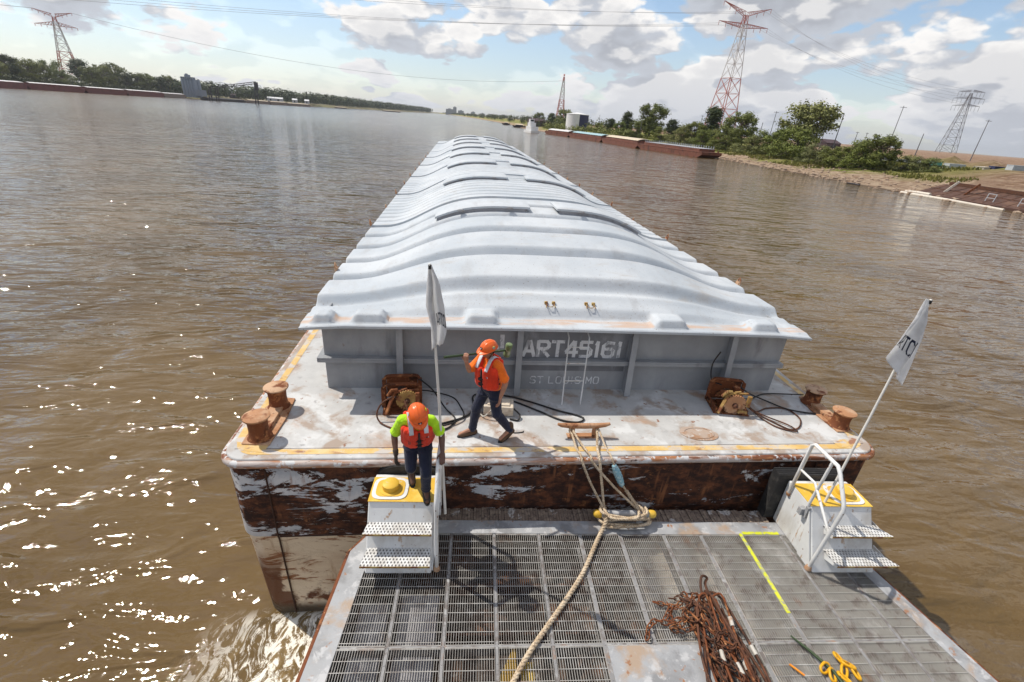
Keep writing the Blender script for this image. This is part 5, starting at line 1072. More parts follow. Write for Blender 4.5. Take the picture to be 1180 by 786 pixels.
TV={'round':tree_variant('broadleaf_tree',1,10,.40,'leafA',8500,60,trunk_h=.16),'tall':tree_variant('broadleaf_tree',2,10,.28,'leafC',7500,50,trunk_h=.12),'pale':tree_variant('willow_tree',3,10,.44,'leafB',6500,52,trunk_h=.36),
 'column':tree_variant('poplar_tree',4,10,.17,'leafC',6000,44,'column',.05),'bush':tree_variant('bush',5,10,.62,'leafA',7000,42,'bush',.06),'bushp':tree_variant('bush',6,10,.72,'leafB',7000,42,'bush',.05)}
used=set(); TREES=[]
def plant(kind,x,y,z,H,rz,label,cat='tree',group=None,sx=1.):
    s=H/10; src=TV[kind]
    if kind in used: t=dup(src,(x,y,z),rz,(s*sx,s*sx,s))
    else: used.add(kind); t=src; t.location=(x,y,z); t.rotation_euler=(0,0,rz); t.scale=(s*sx,s*sx,s)
    tag(t,label,cat,group); TREES.append(t); return t
def on_bank(px,py,poly,hfun,left,sd):
    d=ray(px,py); 
    D=60
    while D<2500:
        k=D/math.hypot(d.x,d.y); x,y=CC.x+d.x*k,CC.y+d.y*k
        if sdist(poly,x,y,left)>=sd: break
        D+=4
    return x,y,hfun(x,y),D
def top_h(px,py,D,z):
    d=ray(px,py); return CC.z+d.z*D/math.hypot(d.x,d.y)-z
# right bank, one by one: (base px, top px, top py, inland m, kind, width, label)
RT=[(607,608,136,40,'round',1.2,'farthest tree of the right bank clump, left of the others'),
(619,620,129,40,'round',1.1,'tree left of the pale storage tank, second in the far clump'),(634,634,130,36,'tall',1.2,'tree between the far clump and the slim pylon'),
(648,648,125,60,'round',1.1,'dark tree at the foot of the slim far pylon'),(641,641,136,26,'bushp',1.,'low pale tree in front of the tank on the right bank'),(655,655,135,26,'round',1.1,'bushy tree just left of the storage tank'),
(688,688,141,25,'bush',1.,'low bush right of the storage tank'),(700,699,136,28,'tall',1.,'small dark tree right of the tank beyond the moored barges'),(712,712,139,22,'round',1.,'small green tree between the tank and the slender tree'),
(720,719,128,30,'tall',.85,'slender tree left of the big round tree on the right bank'),(731,731,140,22,'bush',1.,'bush at the left foot of the big round tree'),
(746,746,118,38,'round',1.05,'big round tree above the rust red barges'),(757,757,146,18,'bush',1.,'bush at the right foot of the big round tree'),(772,771,137,26,'tall',1.,'mid sized tree left of the poplar, right of the big round tree'),
(783,783,144,18,'bushp',1.,'pale bush beside the barges, left of the poplar'),(797,797,139,26,'round',1.1,'green tree just left of the dark poplar'),(816,818,122,34,'column',1.3,'dark narrow poplar in front of the red pylon'),
(810,810,149,18,'bush',1.,'bush at the foot of the poplar'),(828,828,150,20,'bush',1.,'bush between the poplar and the spreading tree'),(849,849,127,30,'round',1.0,'spreading tree just right of the red pylon'),(838,838,146,18,'bush',1.,'bush below the spreading tree beside the red pylon'),
(868,868,155,14,'bushp',1.2,'pale low shrub on the grass right of the spreading tree'),(886,886,151,17,'bush',1.1,'shrub on the bank left of the tall pale willow'),(902,902,148,18,'bush',1.2,'dense bush against the left of the tall pale willow'),
(927,928,116,26,'pale',1.,'tall airy pale willow, highest tree of the right bank'),(918,918,148,17,'bush',1.1,'dark bush under the tall pale willow'),(945,945,166,13,'bushp',1.1,'low shrub right of the tall pale willow'),(962,962,170,12,'bush',1.1,'low shrub halfway between the willow and the wind bent tree'),
(982,982,169,12,'bush',1.2,'low dark shrub left of the wind bent tree'),(1000,1001,164,14,'bush',1.1,'bush on the left side of the wind bent tree'),(1017,1019,154,16,'round',1.15,'wind bent bushy tree near the dirt slope'),(1060,1060,180,22,'bushp',1.4,'wide low shrub at the left top of the dirt slope'),(1082,1082,182,24,'bushp',1.4,'low shrub on top of the dirt slope')]
for i,(bx,tx_,ty,sd,kind,w,lb) in enumerate(RT):
    x,y,z,D=on_bank(bx,165,RS,hr,False,sd+11); H=max(1.6,top_h(tx_,ty,D,z)); plant(kind,x,y,z-.1*(H/10),H,i*1.7,lb,'bush' if 'bush' in kind else 'tree','trees and bushes on the right bank',w*(1.30 if 'bush' in kind else 1.2 if kind!='column' else 1.15))
# grass and low growth on the right bank
m=MB(); rnd=random.Random(9)
for i in range(24000):
    y=rnd.uniform(98,330); sx=np.interp(y,[63,85,127,175,230,300,350],[90.5,88,91,93,82,77,66]); d=rnd.uniform(13,50); x=sx+d
    if mn.noise(V((x*.09,y*.09,1)))<-.12+ (.25 if y<118 else 0) or d<14+6*mn.noise(V((x*.05,y*.05,9)))+ (8 if y<135 else 0): continue
    z=hr(x,y); h=rnd.uniform(.25,.9); a=rnd.uniform(0,PI); w=rnd.uniform(.15,.4); c,s=math.cos(a)*w,math.sin(a)*w
    m.add([(x-c,y-s,z-.1),(x+c,y+s,z-.1),(x+c*.3+rnd.uniform(-.2,.2),y+s*.3,z+h)],[(0,1,2)])
put('bank_grass',m,'grass',smooth=0,kind='stuff')
# left bank trees
LT=[(2,2,70,'round',1.2),(14,14,63,'tall',1.2),(22,22,72,'round',1.1),(37,36,67,'round',1.2),(50,50,72,'round',1.1),(62,61,70,'bush',1.1),(72,72,80,'bush',1.1),(84,84,86,'bushp',1.1),(98,96,68,'tall',1.3),(108,107,76,'round',1.2),(120,120,74,'round',1.2),(134,133,72,'round',1.15),(146,146,84,'tall',1.2),(158,158,83,'round',1.3),(170,170,84,'round',1.2),(184,184,88,'tall',1.2),(193,194,86,'round',1.0),(204,204,94,'bush',1.2)]
lw=['at the left edge of the photo','tallest at the far left','just left of the left pylon','below the left pylon\'s arm','in front of the left pylon\'s foot','right beside the left pylon\'s foot','low, in the gap after the left pylon','pale and low in the gap','dark and tall, first after the gap','second after the gap','third after the gap','round topped above the barge row','lower, right of the round topped one','in the low dark stretch','in the low dark stretch nearer the silos','second before the silos','last round tree before the silos','low, just left of the silos']
for i,((bx,tx_,ty,kind,w),lb) in enumerate(zip(LT,lw)):
    x,y,z,D=on_bank(bx,95,LS,hl,True,30+14*(i%3)); H=max(5,top_h(tx_,ty,D,z)); plant(kind,x,y,z-.02*H,H,i*2.1,'dark green tree on the far left bank, '+lb,'tree','trees on the left bank behind the barge row',w)
# far wooded banks read as one mass
def wood(name,P,left,hfun,y0,y1,n_,Hm,lab,dmax=110,mat='leafC',seed=3):
    rnd=random.Random(seed); m=MB()
    for i in range(n_):
        y=y0+(y1-y0)*rnd.random(); 
        for (ax,ay),(bx,by) in zip(P,P[1:]):
            if ay<=y<=by: sx=ax+(bx-ax)*(y-ay)/(by-ay); break
        d=rnd.uniform(18,dmax); x=sx-d if left else sx+d; z=hfun(x,y); H=Hm*rnd.uniform(.6,1.2); R1=H*rnd.uniform(.35,.6)
        for q in range(38):
            dd=V((rnd.gauss(0,1),rnd.gauss(0,1),rnd.gauss(0,1))).normalized(); p=V((x,y,z+H*.55))+V((dd.x*R1,dd.y*R1,dd.z*H*.48))*rnd.uniform(.7,1.05); w=H*rnd.uniform(.06,.11)
            xx,yy,_=frame_from(dd+V((0,0,.5))); m.add([p-xx*w,p-yy*w,p+xx*w,p+yy*w],[(0,1,2,3)])
    o=put(name,m,mat,smooth=0,kind='stuff'); o['label']=lab; return o
wood('far_wood',LS,True,hl,980,3500,2100,24,'dark line of woods along the far left bank',160)
wood('undergrowth',LS,True,hl,420,1000,500,8,'dark undergrowth between the trees of the left bank',60,seed=8)
wood('far_wood',RS,False,hr,430,3500,500,10,'dark line of woods on the far right bank behind the white workboat',160,seed=4)
wood('undergrowth',RS,False,hr,300,480,130,5,'undergrowth on the right bank around the tank',40,'leafA',seed=5)
# ================================================================== STRUCTURES FAR OFF
def lattice(m,c,ang,levels,t):
    """four-legged tower; levels [(z, half width)]; c base centre"""
    ca,sa=math.cos(ang),math.sin(ang)
    def P(i,j,w,z): x,y=i*w,j*w; return V((c[0]+x*ca-y*sa,c[1]+x*sa+y*ca,c[2]+z))
    cn=[(-1,-1),(1,-1),(1,1),(-1,1)]
    for (z0,w0),(z1,w1) in zip(levels,levels[1:]):
        for k in range(4):
            a,b=cn[k],cn[(k+1)%4]; m.bar(P(*a,w0,z0),P(*a,w1,z1),t); m.bar(P(*a,w0,z0),P(*b,w1,z1),t*.55); m.bar(P(*b,w0,z0),P(*a,w1,z1),t*.55); m.bar(P(*a,w1,z1),P(*b,w1,z1),t*.55)
    return m
def pylon(c,H,ang,W0,arms,t,mats,label,neck=.62,insul=True):
    r=root('pylon',c,label,'pylon'); c=V(c)
    nL=9; lv=[]
    for i in range(nL+1):
        f=1-(1-i/nL)**1.25; w=W0*(1-f)**1.0*.9+W0*.13; lv.append((H*.93*f,w))
    m=MB(); lattice(m,c,ang,lv[:5],t); put('lower_tower',m,mats[0],r,smooth=0)
    m=MB(); lattice(m,c,ang,lv[4:9],t*.9); put('middle_tower',m,mats[1],r,smooth=0)
    m=MB(); lattice(m,c,ang,lv[8:],t*.8); put('upper_tower',m,mats[0],r,smooth=0)
    ca,sa=math.cos(ang),math.sin(ang); tips=[]
    for (zf,half,rise,depth) in arms:
        m=MB(); z=H*zf
        for s in (-1,1):
            tip=c+V((ca*half*s,sa*half*s,z+rise)); tips.append(tip); w=lv[-1][1]
            for j in(-1,1):
                b0=c+V((ca*w*s-sa*w*j,sa*w*s+ca*w*j,z)); b1=c+V((ca*w*s-sa*w*j,sa*w*s+ca*w*j,z+depth)); m.bar(b0,tip,t*.6); m.bar(b1,tip,t*.6)
                for q in range(1,6): p0=b0.lerp(tip,q/6); p1=b1.lerp(tip,(q-.5)/6); m.bar(p0,p1,t*.4); m.bar(p1,b0.lerp(tip,(q-1)/6),t*.4)
            if insul:
                for q in (.45,.72,1.0): p0=(c+V((0,0,z))).lerp(tip,q); m.bar(p0,p0-V((0,0,3.2)),t*.55)
        put('cross_arm',m,mats[0],r,smooth=0)
    return r,tips
D1=515; p1=bearing(828,150,D1); p1=V((p1.x,p1.y,-.5)); H1=top_h(858,6,D1,p1.z)
P1,T1=pylon(p1,H1,R_(12),10.5,[(.845,26,2.5,3.2),(.925,25,8,3.0)],.50,('pylred','pylwhite'),'tall red and white pylon with two wide arms rising behind the poplar')
D2=1180; p2=bearing(646,128,D2); p2=V((p2.x,p2.y,0)); H2=top_h(648,84,D2,0)
P2,T2=pylon(p2,H2,R_(70),9,[(.86,9,0,3),(.95,7,0,3)],1.0,('pylred','pylwhite'),'slim far pylon standing behind the tank on the right bank',insul=False)
D3=470; p3=bearing(1091,172,D3); p3=V((p3.x,p3.y,4)); H3=top_h(1114,102,D3,4)
P3,T3=pylon(p3,H3,R_(-30),4.6,[(.74,7.5,0,1.2),(.85,8.5,0,1.2),(.95,7,0,1.2)],.20,('pylgrey','pylgrey'),'dark grey pylon with three short arms behind the dirt slope at the right')
D4=1080; p4=bearing(80,80,D4); p4=V((p4.x,p4.y,0)); H4=top_h(52,12,D4,0)
P4,T4=pylon(p4,H4,R_(25),13,[(.82,24,0,5),(.93,22,8,4)],.85,('pylred','pylwhite'),'tall pale red pylon behind the trees on the far left bank')
def span_wire(a,b,sag,label,r=.10,group=None):
    a,b=V(a),V(b); pts=[a.lerp(b,i/48)-V((0,0,4*sag*(i/48)*(1-i/48))) for i in range(49)]
    m=MB(); m.tube(pts,r,4); o=put('power_line',m,'wire',None,org=pts[0],smooth=60); tag(o,label,'power line',group); return o
LT_=V((-700,215,52))
offs=[(-9,0),(-5.5,4),(-2,8),(4,14),(8,20)]
for k,(q,dz) in enumerate(offs):
    e=p1+V((q*2.4,q*.4,H1*(.86 if k<3 else .97))); s=LT_+V((q*3,q*2,dz*1.2)); span_wire(s,e,26,['lowest','second lowest','middle','second highest','highest'][k]+' power line of five crossing the sky to the red pylon',.07,'power lines from upper left to the red pylon')
for k in range(6):
    a=T1[1] if k<3 else T1[3]; b=T3[1+2*(k%3)]; a=a-V(((k%3)*7,(k%3)*1.5,0)); span_wire(a,b+V((0,0,0)),9,['outer','middle','inner'][k%3]+' power line from the '+('lower' if k<3 else 'upper')+' arm of the red pylon to the grey pylon',.05,'power lines between the red pylon and the grey pylon')
span_wire(T4[3],T2[1],30,'single far power line sagging across the river from the left pylon to the slim pylon',.20)
span_wire(T4[2],T4[2]+V((-500,-330,10)),12,'far power line leaving the left pylon toward the left edge',.25)
# poles on the right bank
def pole(px,py,pyt,pxt,D,label,arm=True,lean=0,t=.22):
    b=bearing(px,py,D); z=hr(b.x,b.y) if sdist(RS,b.x,b.y,False)>0 else -2; H=max(3,top_h(pxt,pyt,D,z)); r=root('utility_pole',(b.x,b.y,z),label,'pole','poles along the right bank')
    m=MB(); m.tube([(b.x,b.y,z-.5),(b.x,b.y,z+H)],[t,t*.6],6); put('mast',m,'pylgrey',r,smooth=60)
    if arm: m=MB(); m.bar((b.x-H*.07,b.y+.3,z+H*.97),(b.x+H*.07,b.y-.3,z+H*.97),t*.8); put('cross_arm',m,'pylgrey',r,smooth=0)
for a in ((738,150,126,741,330,'pole beside the big round tree',False),(874,160,141,877,260,'short dark pole, left of a pair',False),(886,160,128,892,300,'thin pole right of the spreading tree',True),(893,160,134,897,270,'dark pole just left of the pale willow',False),
 (948,158,145,952,300,'short pole right of the pale willow',False),(963,160,131,972,230,'heavy dark pole between the willow and the wind bent tree',False),(1030,152,122,1042,320,'tall light pole with a short arm right of the wind bent tree',True),(1058,170,154,1064,260,'short dark pole at the top of the dirt slope',False),
 (1124,172,138,1138,330,'thin tall pole right of the dark grey pylon',True),(985,162,152,988,340,'first post of the row behind the wind bent tree',True),(996,163,153,999,340,'middle post of the row behind the wind bent tree',True),(1006,164,154,1009,340,'last post of the row behind the wind bent tree',True),(806,150,133,810,360,'thin pole left of the poplar',True),(676,144,134,677,480,'thin mast right of the tank',False),(690,143,132,691,500,'thin mast between the tank and the slender tree',False)):
    pole(a[0],a[1],a[2],a[3],a[4],a[5],a[6])
# storage tank
D=430; b=bearing(664,148,D); zt=0; H=top_h(664,132,D,zt); R1=9.2; tk=root('storage_tank',(b.x,b.y,zt),'round storage tank, half pale and half navy, behind the right bank trees','tank')
for nm,mt,a0,a1 in (('pale_shell','bwhite',100,268),('navy_shell','bnavy',268,460)):
    m=MB(); m.grid(lambda u,v:(b.x+R1*math.cos(R_(a0+(a1-a0)*u)),b.y+R1*math.sin(R_(a0+(a1-a0)*u)),zt-2+(H+2)*v),28,1); put(nm,m,mt,tk,smooth=60)
m=MB(); m.lathe([(R1+.15,H-.1),(R1+.15,H+.3),(.5,H+1.6)],(b.x,b.y,zt),(0,0,1),40); put('roof',m,'bwhite',tk,smooth=30)
# ---- moored barges
def moored(a,b,wd,h,side,top,label,group,kind='cover',off=1):
    a,b=V((a[0],a[1],WZ)),V((b[0],b[1],WZ)); d=(b-a); L=d.length; ang=math.atan2(d.y,d.x); c=(a+b)/2; n_=V((-d.y,d.x,0)).normalized()*off; c=c+n_*wd/2
    r=root('moored_barge',(0,0,0),label,'barge',group); r.location=c; r.rotation_euler=(0,0,ang); ORG[r]=V((0,0,0))
    m=MB(); l=L/2-.25; w=wd/2; m.v=[(-l+3.5,-w,-.6),(l-3.5,-w,-.6),(l-3.5,w,-.6),(-l+3.5,w,-.6),(-l,-w,h*.55),(l,-w,h*.55),(l,w,h*.55),(-l,w,h*.55),(-l,-w,h),(l,-w,h),(l,w,h),(-l,w,h)]
    m.f=[(0,1,5,4),(1,2,6,5),(2,3,7,6),(3,0,4,7),(4,5,9,8),(5,6,10,9),(6,7,11,10),(7,4,8,11),(8,9,10,11),(3,2,1,0)]; 
    put('hull',m,side,r,smooth=0)
    m=MB(); m.bb((-l,-w-.08,h-.22),(l,w+.08,h+.03)); 
    for k in range(9): m.bb((-l+2+k*(2*l-4)/8-.12,-w-.10,h*.1),(-l+2+k*(2*l-4)/8+.12,-w-.02,h-.23))
    put('rub_rail',m,'bdark' if side=='bdark' else side,r,smooth=0)
    m=MB(); m.bb((-l+3,-w+1,h+.031),(l-3,w-1,h+1.0)); put('coaming',m,side,r,smooth=0)
    if kind=='cover':
        m=MB(); m.grid(lambda u,v:(-l+2.8+(2*l-5.6)*v,(-w+.8+(wd-1.6)*u),h+1.02+.85*math.sin(PI*u)**.8-.10*(1 if (v*48)%4<1 else 0)),10,48); put('cover_row',m,top,r,smooth=40)
    elif kind=='open':
        m=MB(); 
        for k in range(26): x=-l+4+k*(2*l-8)/25; m.bar((x,-w+1,h+1),(x,-w+1,h+2.0),.16); m.bar((x,w-1,h+1),(x,w-1,h+2.0),.16)
        m.bb((-l+3.2,-w+1.2,h+.9),(l-3.2,w-1.2,h+1.15)); put('frame_row',m,top,r,smooth=0)
    for s in (-1,1):
        m=MB(); 
        for q in(-1,1): m.lathe([(.3,h+.03),(.25,h+.6),(.33,h+.65)],(s*(l-1.3),q*(w-.8),0),(0,0,1),8)
        put('bitts',m,'brust',r,smooth=40)
    return r
rb=[(86.0,168),(76.9,211),(73.5,258),(66.5,309),(57,345)]
for i,(mt,tp_,kd,hh,lb) in enumerate((('brust','bgreysh','open',1.45,'rust red barge nearest on the right, with grey frames along its top'),('brust','bcovertan','cover',1.6,'rust red moored barge with tan covers'),('brust','bcoverteal','cover',1.5,'rust red moored barge with pale teal covers'),('brust','bcoverw','cover',1.4,'farthest moored barge on the right, low with whitish covers'))):
    moored(rb[i],rb[i+1],9,hh+.5,mt,tp_,lb,'barges moored along the right bank',kd,off=-1)
lx=[(-75,95.5),(33,103),(100,107.3),(148,110.2),(190,112.4),(215,113.6)]
lb_=[(lambda q:(q.x,q.y))(atz(x,y,WZ)) for x,y in lx]; lb_[0]=(-392,388)
for i in range(5):
    moored(lb_[i],lb_[i+1],13,[5.0,5.2,5.0,5.2,4.6][i],'bmaroon' if i<4 else 'bgrey','bcoverw',['dark red barge with pale covers, nearest in the left row','dark red covered barge, second in the left row','dark red covered barge in the middle of the left row','dark red covered barge near the far end of the left row','grey brown covered barge ending the left row'][i],'barges moored along the left bank',off=1)
fb=[(lambda q:(q.x,q.y))(atz(x,y,WZ)) for x,y in ((240,116),(284,118.6),(312,120.6),(332,121.8),(358,123.4))]
for i in range(4):
    moored(fb[i],fb[i+1],12,[2.6,3.6,3.8,3.2][i],'bdark' if i<1 else 'bgrey','bcovertan' if i else 'bdark',['low dark barge under the loading conveyor','brown barge right of the loading conveyor','brown covered barge farther right of the conveyor','last brown barge before the far dark line'][i],'barges beyond the grain elevator',off=1)
for i,(x0,x1,py,D,lb) in enumerate(((578,588,145,640,'small dark barge in mid river left of the white workboat'),(590,606,148,520,'dark flat barge just left of the white workboat'),(440,462,132,1500,'far low barge against the left woods'),(385,400,124,1300,'far dark barge left of centre'))):
    a=bearing(x0,py,D); b2=bearing(x1,py+.8,D); moored((a.x,a.y),(b2.x,b2.y),9,1.6,'bdark','bcovertan',lb,'far small barges',off=1)
# white workboat
bw=atz(612,152.5,WZ); wbt=root('workboat',(0,0,0),'small white workboat with stacked cabins at the far end of the right barges','boat'); wbt.location=(bw.x-1,bw.y-8,WZ); wbt.rotation_euler=(0,0,R_(100)); ORG[wbt]=V((0,0,0))
m=MB(); m.prism([(-9,-3.2),(8,-3.2),(10,0),(8,3.2),(-9,3.2)],-.5,1.4); put('hull',m,'bwhite',wbt,smooth=0)
m=MB(); m.bb((-7,-2.6,1.41),(5,2.6,4.0)); put('cabin',m,'bwhite',wbt,smooth=0)
m=MB(); m.bb((-3,-2,4.01),(3.5,2,6.4)); put('upper_cabin',m,'bwhite',wbt,smooth=0)
m=MB(); m.bb((-.5,-1.5,6.41),(2.8,1.5,8.6)); put('wheelhouse',m,'bwhite',wbt,smooth=0)
m=MB(); m.bb((-.52,-1.2,7.2),(-.505,1.2,8.2)); m.bb((-.3,-1.52,7.2),(2.6,-1.505,8.2)); m.bb((-6,-2.62,2.6),(4,-2.605,3.4)); put('window_row',m,'glass',wbt,smooth=0)
m=MB(); m.tube([(0,0,8.6),(0,0,12)],.12,6); put('mast',m,'bwhite',wbt)
# grain elevator, conveyor, sheds on the left bank
D=1080; c=bearing(219,101,D); zt=1.; H=top_h(214,87,D,zt); ge=root('grain_elevator',(c.x,c.y,zt),'bluish concrete grain elevator with a row of silos and a headhouse on the left bank','grain elevator')
tdir=V((math.cos(R_(-25)),math.sin(R_(-25)),0)); ndir=V((-tdir.y,tdir.x,0))
for i in range(5):
    for j in range(2):
        p=c+tdir*(i-2)*6.6+ndir*j*6.6; m=MB(); m.lathe([(3.4,-3),(3.4,H*.80),(3.0,H*.82)],(p.x,p.y,zt),(0,0,1),20); put('silo',m,'bsilo',ge,smooth=40)
Rz=Matrix.Rotation(R_(-25),3,'Z')
m=MB(); p=c+tdir*-1; m.box((p.x,p.y,zt+H*.88),(26,7,H*.11),Rz); put('gallery',m,'bsilo',ge,smooth=0)
m=MB(); m.box((p.x,p.y,zt+H*.98),(7,6,H*.13),Rz); m.box((p.x-1,p.y,zt+H*1.07),(3,3,H*.06),Rz); put('headhouse',m,'bsilo',ge,smooth=0)
for i in range(5):
    m=MB(); q=p+tdir*(i-2)*4.6-ndir*3.6; m.box((q.x,q.y,zt+H*.88),(1.4,.3,1.6),Rz)
    put('window',m,'glass',ge,smooth=0)
m=MB(); q=c+tdir*24; m.box((q.x,q.y,zt+H*.16),(13,10,H*.32),Rz); put('annex',m,'bsilo',ge,smooth=0)
D=880; cv_=root('loading_conveyor',bearing(240,110,D)*1.0,'dark truss conveyor reaching out over the river on a tall portal beside the grain elevator','conveyor')
def bpx(px,py,D,z=None): p=bearing(px,py,D); return V((p.x,p.y,p.z if z is None else z))
a0,a1=bpx(240,103,D),bpx(295,96.5,D)
m=MB(); up=V((0,0,2.6))
m.bar(a0,a1,.9); m.bar(a0+up,a1+up,.9)
for i in range(14): m.bar(a0.lerp(a1,i/14),a0.lerp(a1,(i+.5)/14)+up,.4); m.bar(a0.lerp(a1,(i+.5)/14)+up,a0.lerp(a1,(i+1)/14),.4)
put('truss_boom',m,'bdark',cv_,smooth=0)
for px in (241,249,294):
    t_=bpx(px,104,D); t2=a0.lerp(a1,(px-240)/55); m=MB()
    for q in (-2,2): m.bar((t_.x+q,t_.y,WZ-1),(t2.x+q*.6,t2.y,t2.z),1.1)
    for zz in (0,5): m.bar((t_.x-2,t_.y,zz),(t_.x+2,t_.y,zz+3),.5)
    put('portal_leg',m,'bdark',cv_,smooth=0)
m=MB(); m.bb((a1.x-2,a1.y-2,a1.z-9),(a1.x+2,a1.y+2,a1.z+2)); put('loading_spout',m,'bdark',cv_,smooth=0)
def shed(px,py,D,w,dp,h,mt,label,rz=0,z=None,hf=hr,cat='shed',group=None):
    b=bearing(px,py,D); z=hf(b.x,b.y) if z is None else z; Rm=Matrix.Rotation(rz,3,'Z'); r=root('shed',(b.x,b.y,z),label,cat,group); m=MB(); m.box((b.x,b.y,z+h/2-.5),(w,dp,h+1),Rm); put('wall',m,mt,r,smooth=0)
    m=MB(); vs=[Rm@V(p) for p in ((-w/2-.3,-dp/2-.3,h),(w/2+.3,-dp/2-.3,h),(w/2+.3,0,h+dp*.22),(-w/2-.3,0,h+dp*.22),(-w/2-.3,dp/2+.3,h),(w/2+.3,dp/2+.3,h))]; m.add([p+V((b.x,b.y,z+.02)) for p in vs],[(0,1,2,3),(3,2,5,4),(0,3,4),(1,5,2)]); put('roof',m,'bwhite' if mt!='mdirt' else mt,r,smooth=0)
    m=MB(); q=Rm@V((0,-dp/2-.03,0)); m.box((b.x+q.x,b.y+q.y,z+h*.4),(w*.25,.04,h*.7),Rm); put('door',m,'glass',r,smooth=0)
for i,(px,py,w,lb) in enumerate(((312,113,13,'left-most white roofed shed among the far left trees'),(321,114,17,'long white roofed shed right of the conveyor'),(340,118,10,'small white roofed shed farther along the left bank'),(354,120,9,'last pale shed on the left bank'),(270,108,18,'dark low building under the conveyor'))):
    shed(px,py,1230,w,12,5,'bgreysh' if i<4 else 'mdirt',lb,.2,2,hl,'shed')
shed(955,160,420,15,10,3.6,'mdirt','dark reddish stockhouse behind the right bank right of the pale willow',.3,1)
shed(618,146,560,18,10,5,'mdirt','dark low building behind the far clump of trees',.3,-1)
for i,(px,py,D,w,h,mt,lb) in enumerate(((1080,181,128,3.2,1.3,'bteal','teal container on top of the dirt slope'),(1062,180,134,6,1.2,'bgreysh','grey container left of the teal one'),(1046,177,140,5,1.1,'bgreysh','low grey bin beside the wind bent tree'),(1103,184,124,5,1.2,'bgreysh','pale grey bin right of the teal container'),(1135,187,122,7,1.0,'lowbeige','low beige bin on the slope top'),(1160,186,126,6,1.2,'bnavy','dark blue container near the right edge'),(1176,188,120,4,1.1,'bgreysh','grey bin at the right edge of the photo'),(1028,174,160,5,1.5,'bgreysh','small grey bin behind the wind bent tree'))):
    bx_,by_,z,_=on_bank(px,py,RS,hr,False,58+6*math.sin(i*3)); b=V((bx_,by_,z)); r=root('container',(b.x,b.y,z),lb,'container'); Rm=Matrix.Rotation(.5*math.sin(i*2),3,'Z'); m=MB(); m.box((b.x,b.y,z+h/2-.2),(w,2.4,h+.4),Rm)
    for q in range(7): o_=Rm@V((-w/2+w*(q+.5)/7,-1.23,0)); m.box((b.x+o_.x,b.y+o_.y,z+h/2),(w*.05,.06,h*.9),Rm)
    put('body',m,mt,r,smooth=0); m=MB(); m.box((b.x,b.y,z+h+.06),(w+.1,2.5,.10),Rm); put('lid',m,mt,r,smooth=0)
for i,(px,py,sd,w_,h_,lb) in enumerate(((1050,178,75,9,2.2,'low brown spoil heap behind the wind bent tree'),(1098,182,80,12,2.6,'broad spoil heap behind the teal container'),(1145,184,90,14,2.4,'broad spoil heap behind the blue container'),(1172,186,60,9,1.8,'low spoil heap at the right edge of the photo'))):
    x_,y_,z_,_=on_bank(px,py,RS,hr,False,sd); m=MB(); m.grid(lambda u,v:(x_+w_*v*math.cos(2*PI*u),y_+w_*.7*v*math.sin(2*PI*u),z_-.3+h_*(1-v)**1.3*(1+.25*mn.noise(V((u*6,v*3,i))))),24,8); o=put('spoil_heap',m,'bank',None,org=(x_,y_,z_),smooth=60); tag(o,lb,'spoil heap')
# rusty sunken work barge against the bank at the right edge
db=root('derelict_dock_barge',(95,66,WZ),'rusty derelict dock barge lying along the bank at the right edge','barge')
m=MB(); A_=(90.6,84.5); B_=(91.2,40); 
m.v=[(90.8,84,WZ-.5),(92.0,40,WZ-.5),(97.5,40,WZ-.5),(96.5,84,WZ-.5),(90.8,84,WZ+.45),(92.0,40,WZ+.45),(97.5,40,WZ+2.3),(96.5,84,WZ+2.3),(98.2,40,WZ+2.3),(97.2,84,WZ+2.3),(98.2,40,WZ-.5),(97.2,84,WZ-.5)]
m.f=[(0,1,5,4),(4,5,6,7),(7,6,8,9),(0,4,7,9,11),(9,8,10,11),(1,10,8,6,5)]; put('hull',m,'derelict',db,smooth=0)
m=MB()
for k in range(22): y=83-k*2.; m.bar((91.2+(84-y)*.027,y,WZ+.55),(96.6+(84-y)*.02,y,WZ+2.3),.16)
m.bar((94,84,WZ+1.5),(95,40,WZ+1.5),.15); put('hull_rib',m,'rustdark',db,smooth=0)
m=MB(); m.bb((96.6,40,WZ+2.31),(97.9,83,WZ+2.9)); put('rear_wall',m,'rustdark',db,smooth=0)
for i,y in enumerate((80.5,76.5)):
    m=MB(); m.bar((93,y,WZ+.6),(94.5,y-1.2,WZ+3.3),.35); put('inclined_post',m,'log' if i==0 else 'rust',db,smooth=0)
for i,y in enumerate((70,64.5,61,55)):
    m=MB()
    for dy in(0,1.4): m.bar((92.3,y+dy,WZ+.6),(92.5,y+dy,WZ+2.1),.09)
    m.bar((92.5,y,WZ+2.1),(92.5,y+1.4,WZ+2.1),.09); m.bar((92.4,y,WZ+1.4),(92.4,y+1.4,WZ+1.4),.07); put('rail_frame',m,'bgreysh',db,smooth=0)
for i,(a,b,r_) in enumerate((((89.2,85.5,WZ+.05),(90.2,66,WZ+.05),.33),((90.2,80,WZ+.5),(90.6,86,WZ+.35),.30),((91.4,54,WZ+.2),(91.2,44,WZ+.2),.35),((92.5,57,WZ+1.0),(91.3,61,WZ+.2),.22),((88.6,96,WZ+.1),(88.4,99.5,WZ+.12),.22))):
    m=MB(); m.tube([a,tuple((a[k]+b[k])/2+.05 for k in range(3)),b],[r_,r_*.9,r_*.7],8); o=put('timber_log' ,m,'log' if i<4 else 'bdark',None,org=a,smooth=50)
    tag(o,['long bleached log floating along the derelict barge','short bleached log on the far end of the derelict barge','bleached log at the near right of the derelict barge','bleached log slanting against the derelict barge','dark waterlogged log at the shore left of the derelict barge'][i],'log')
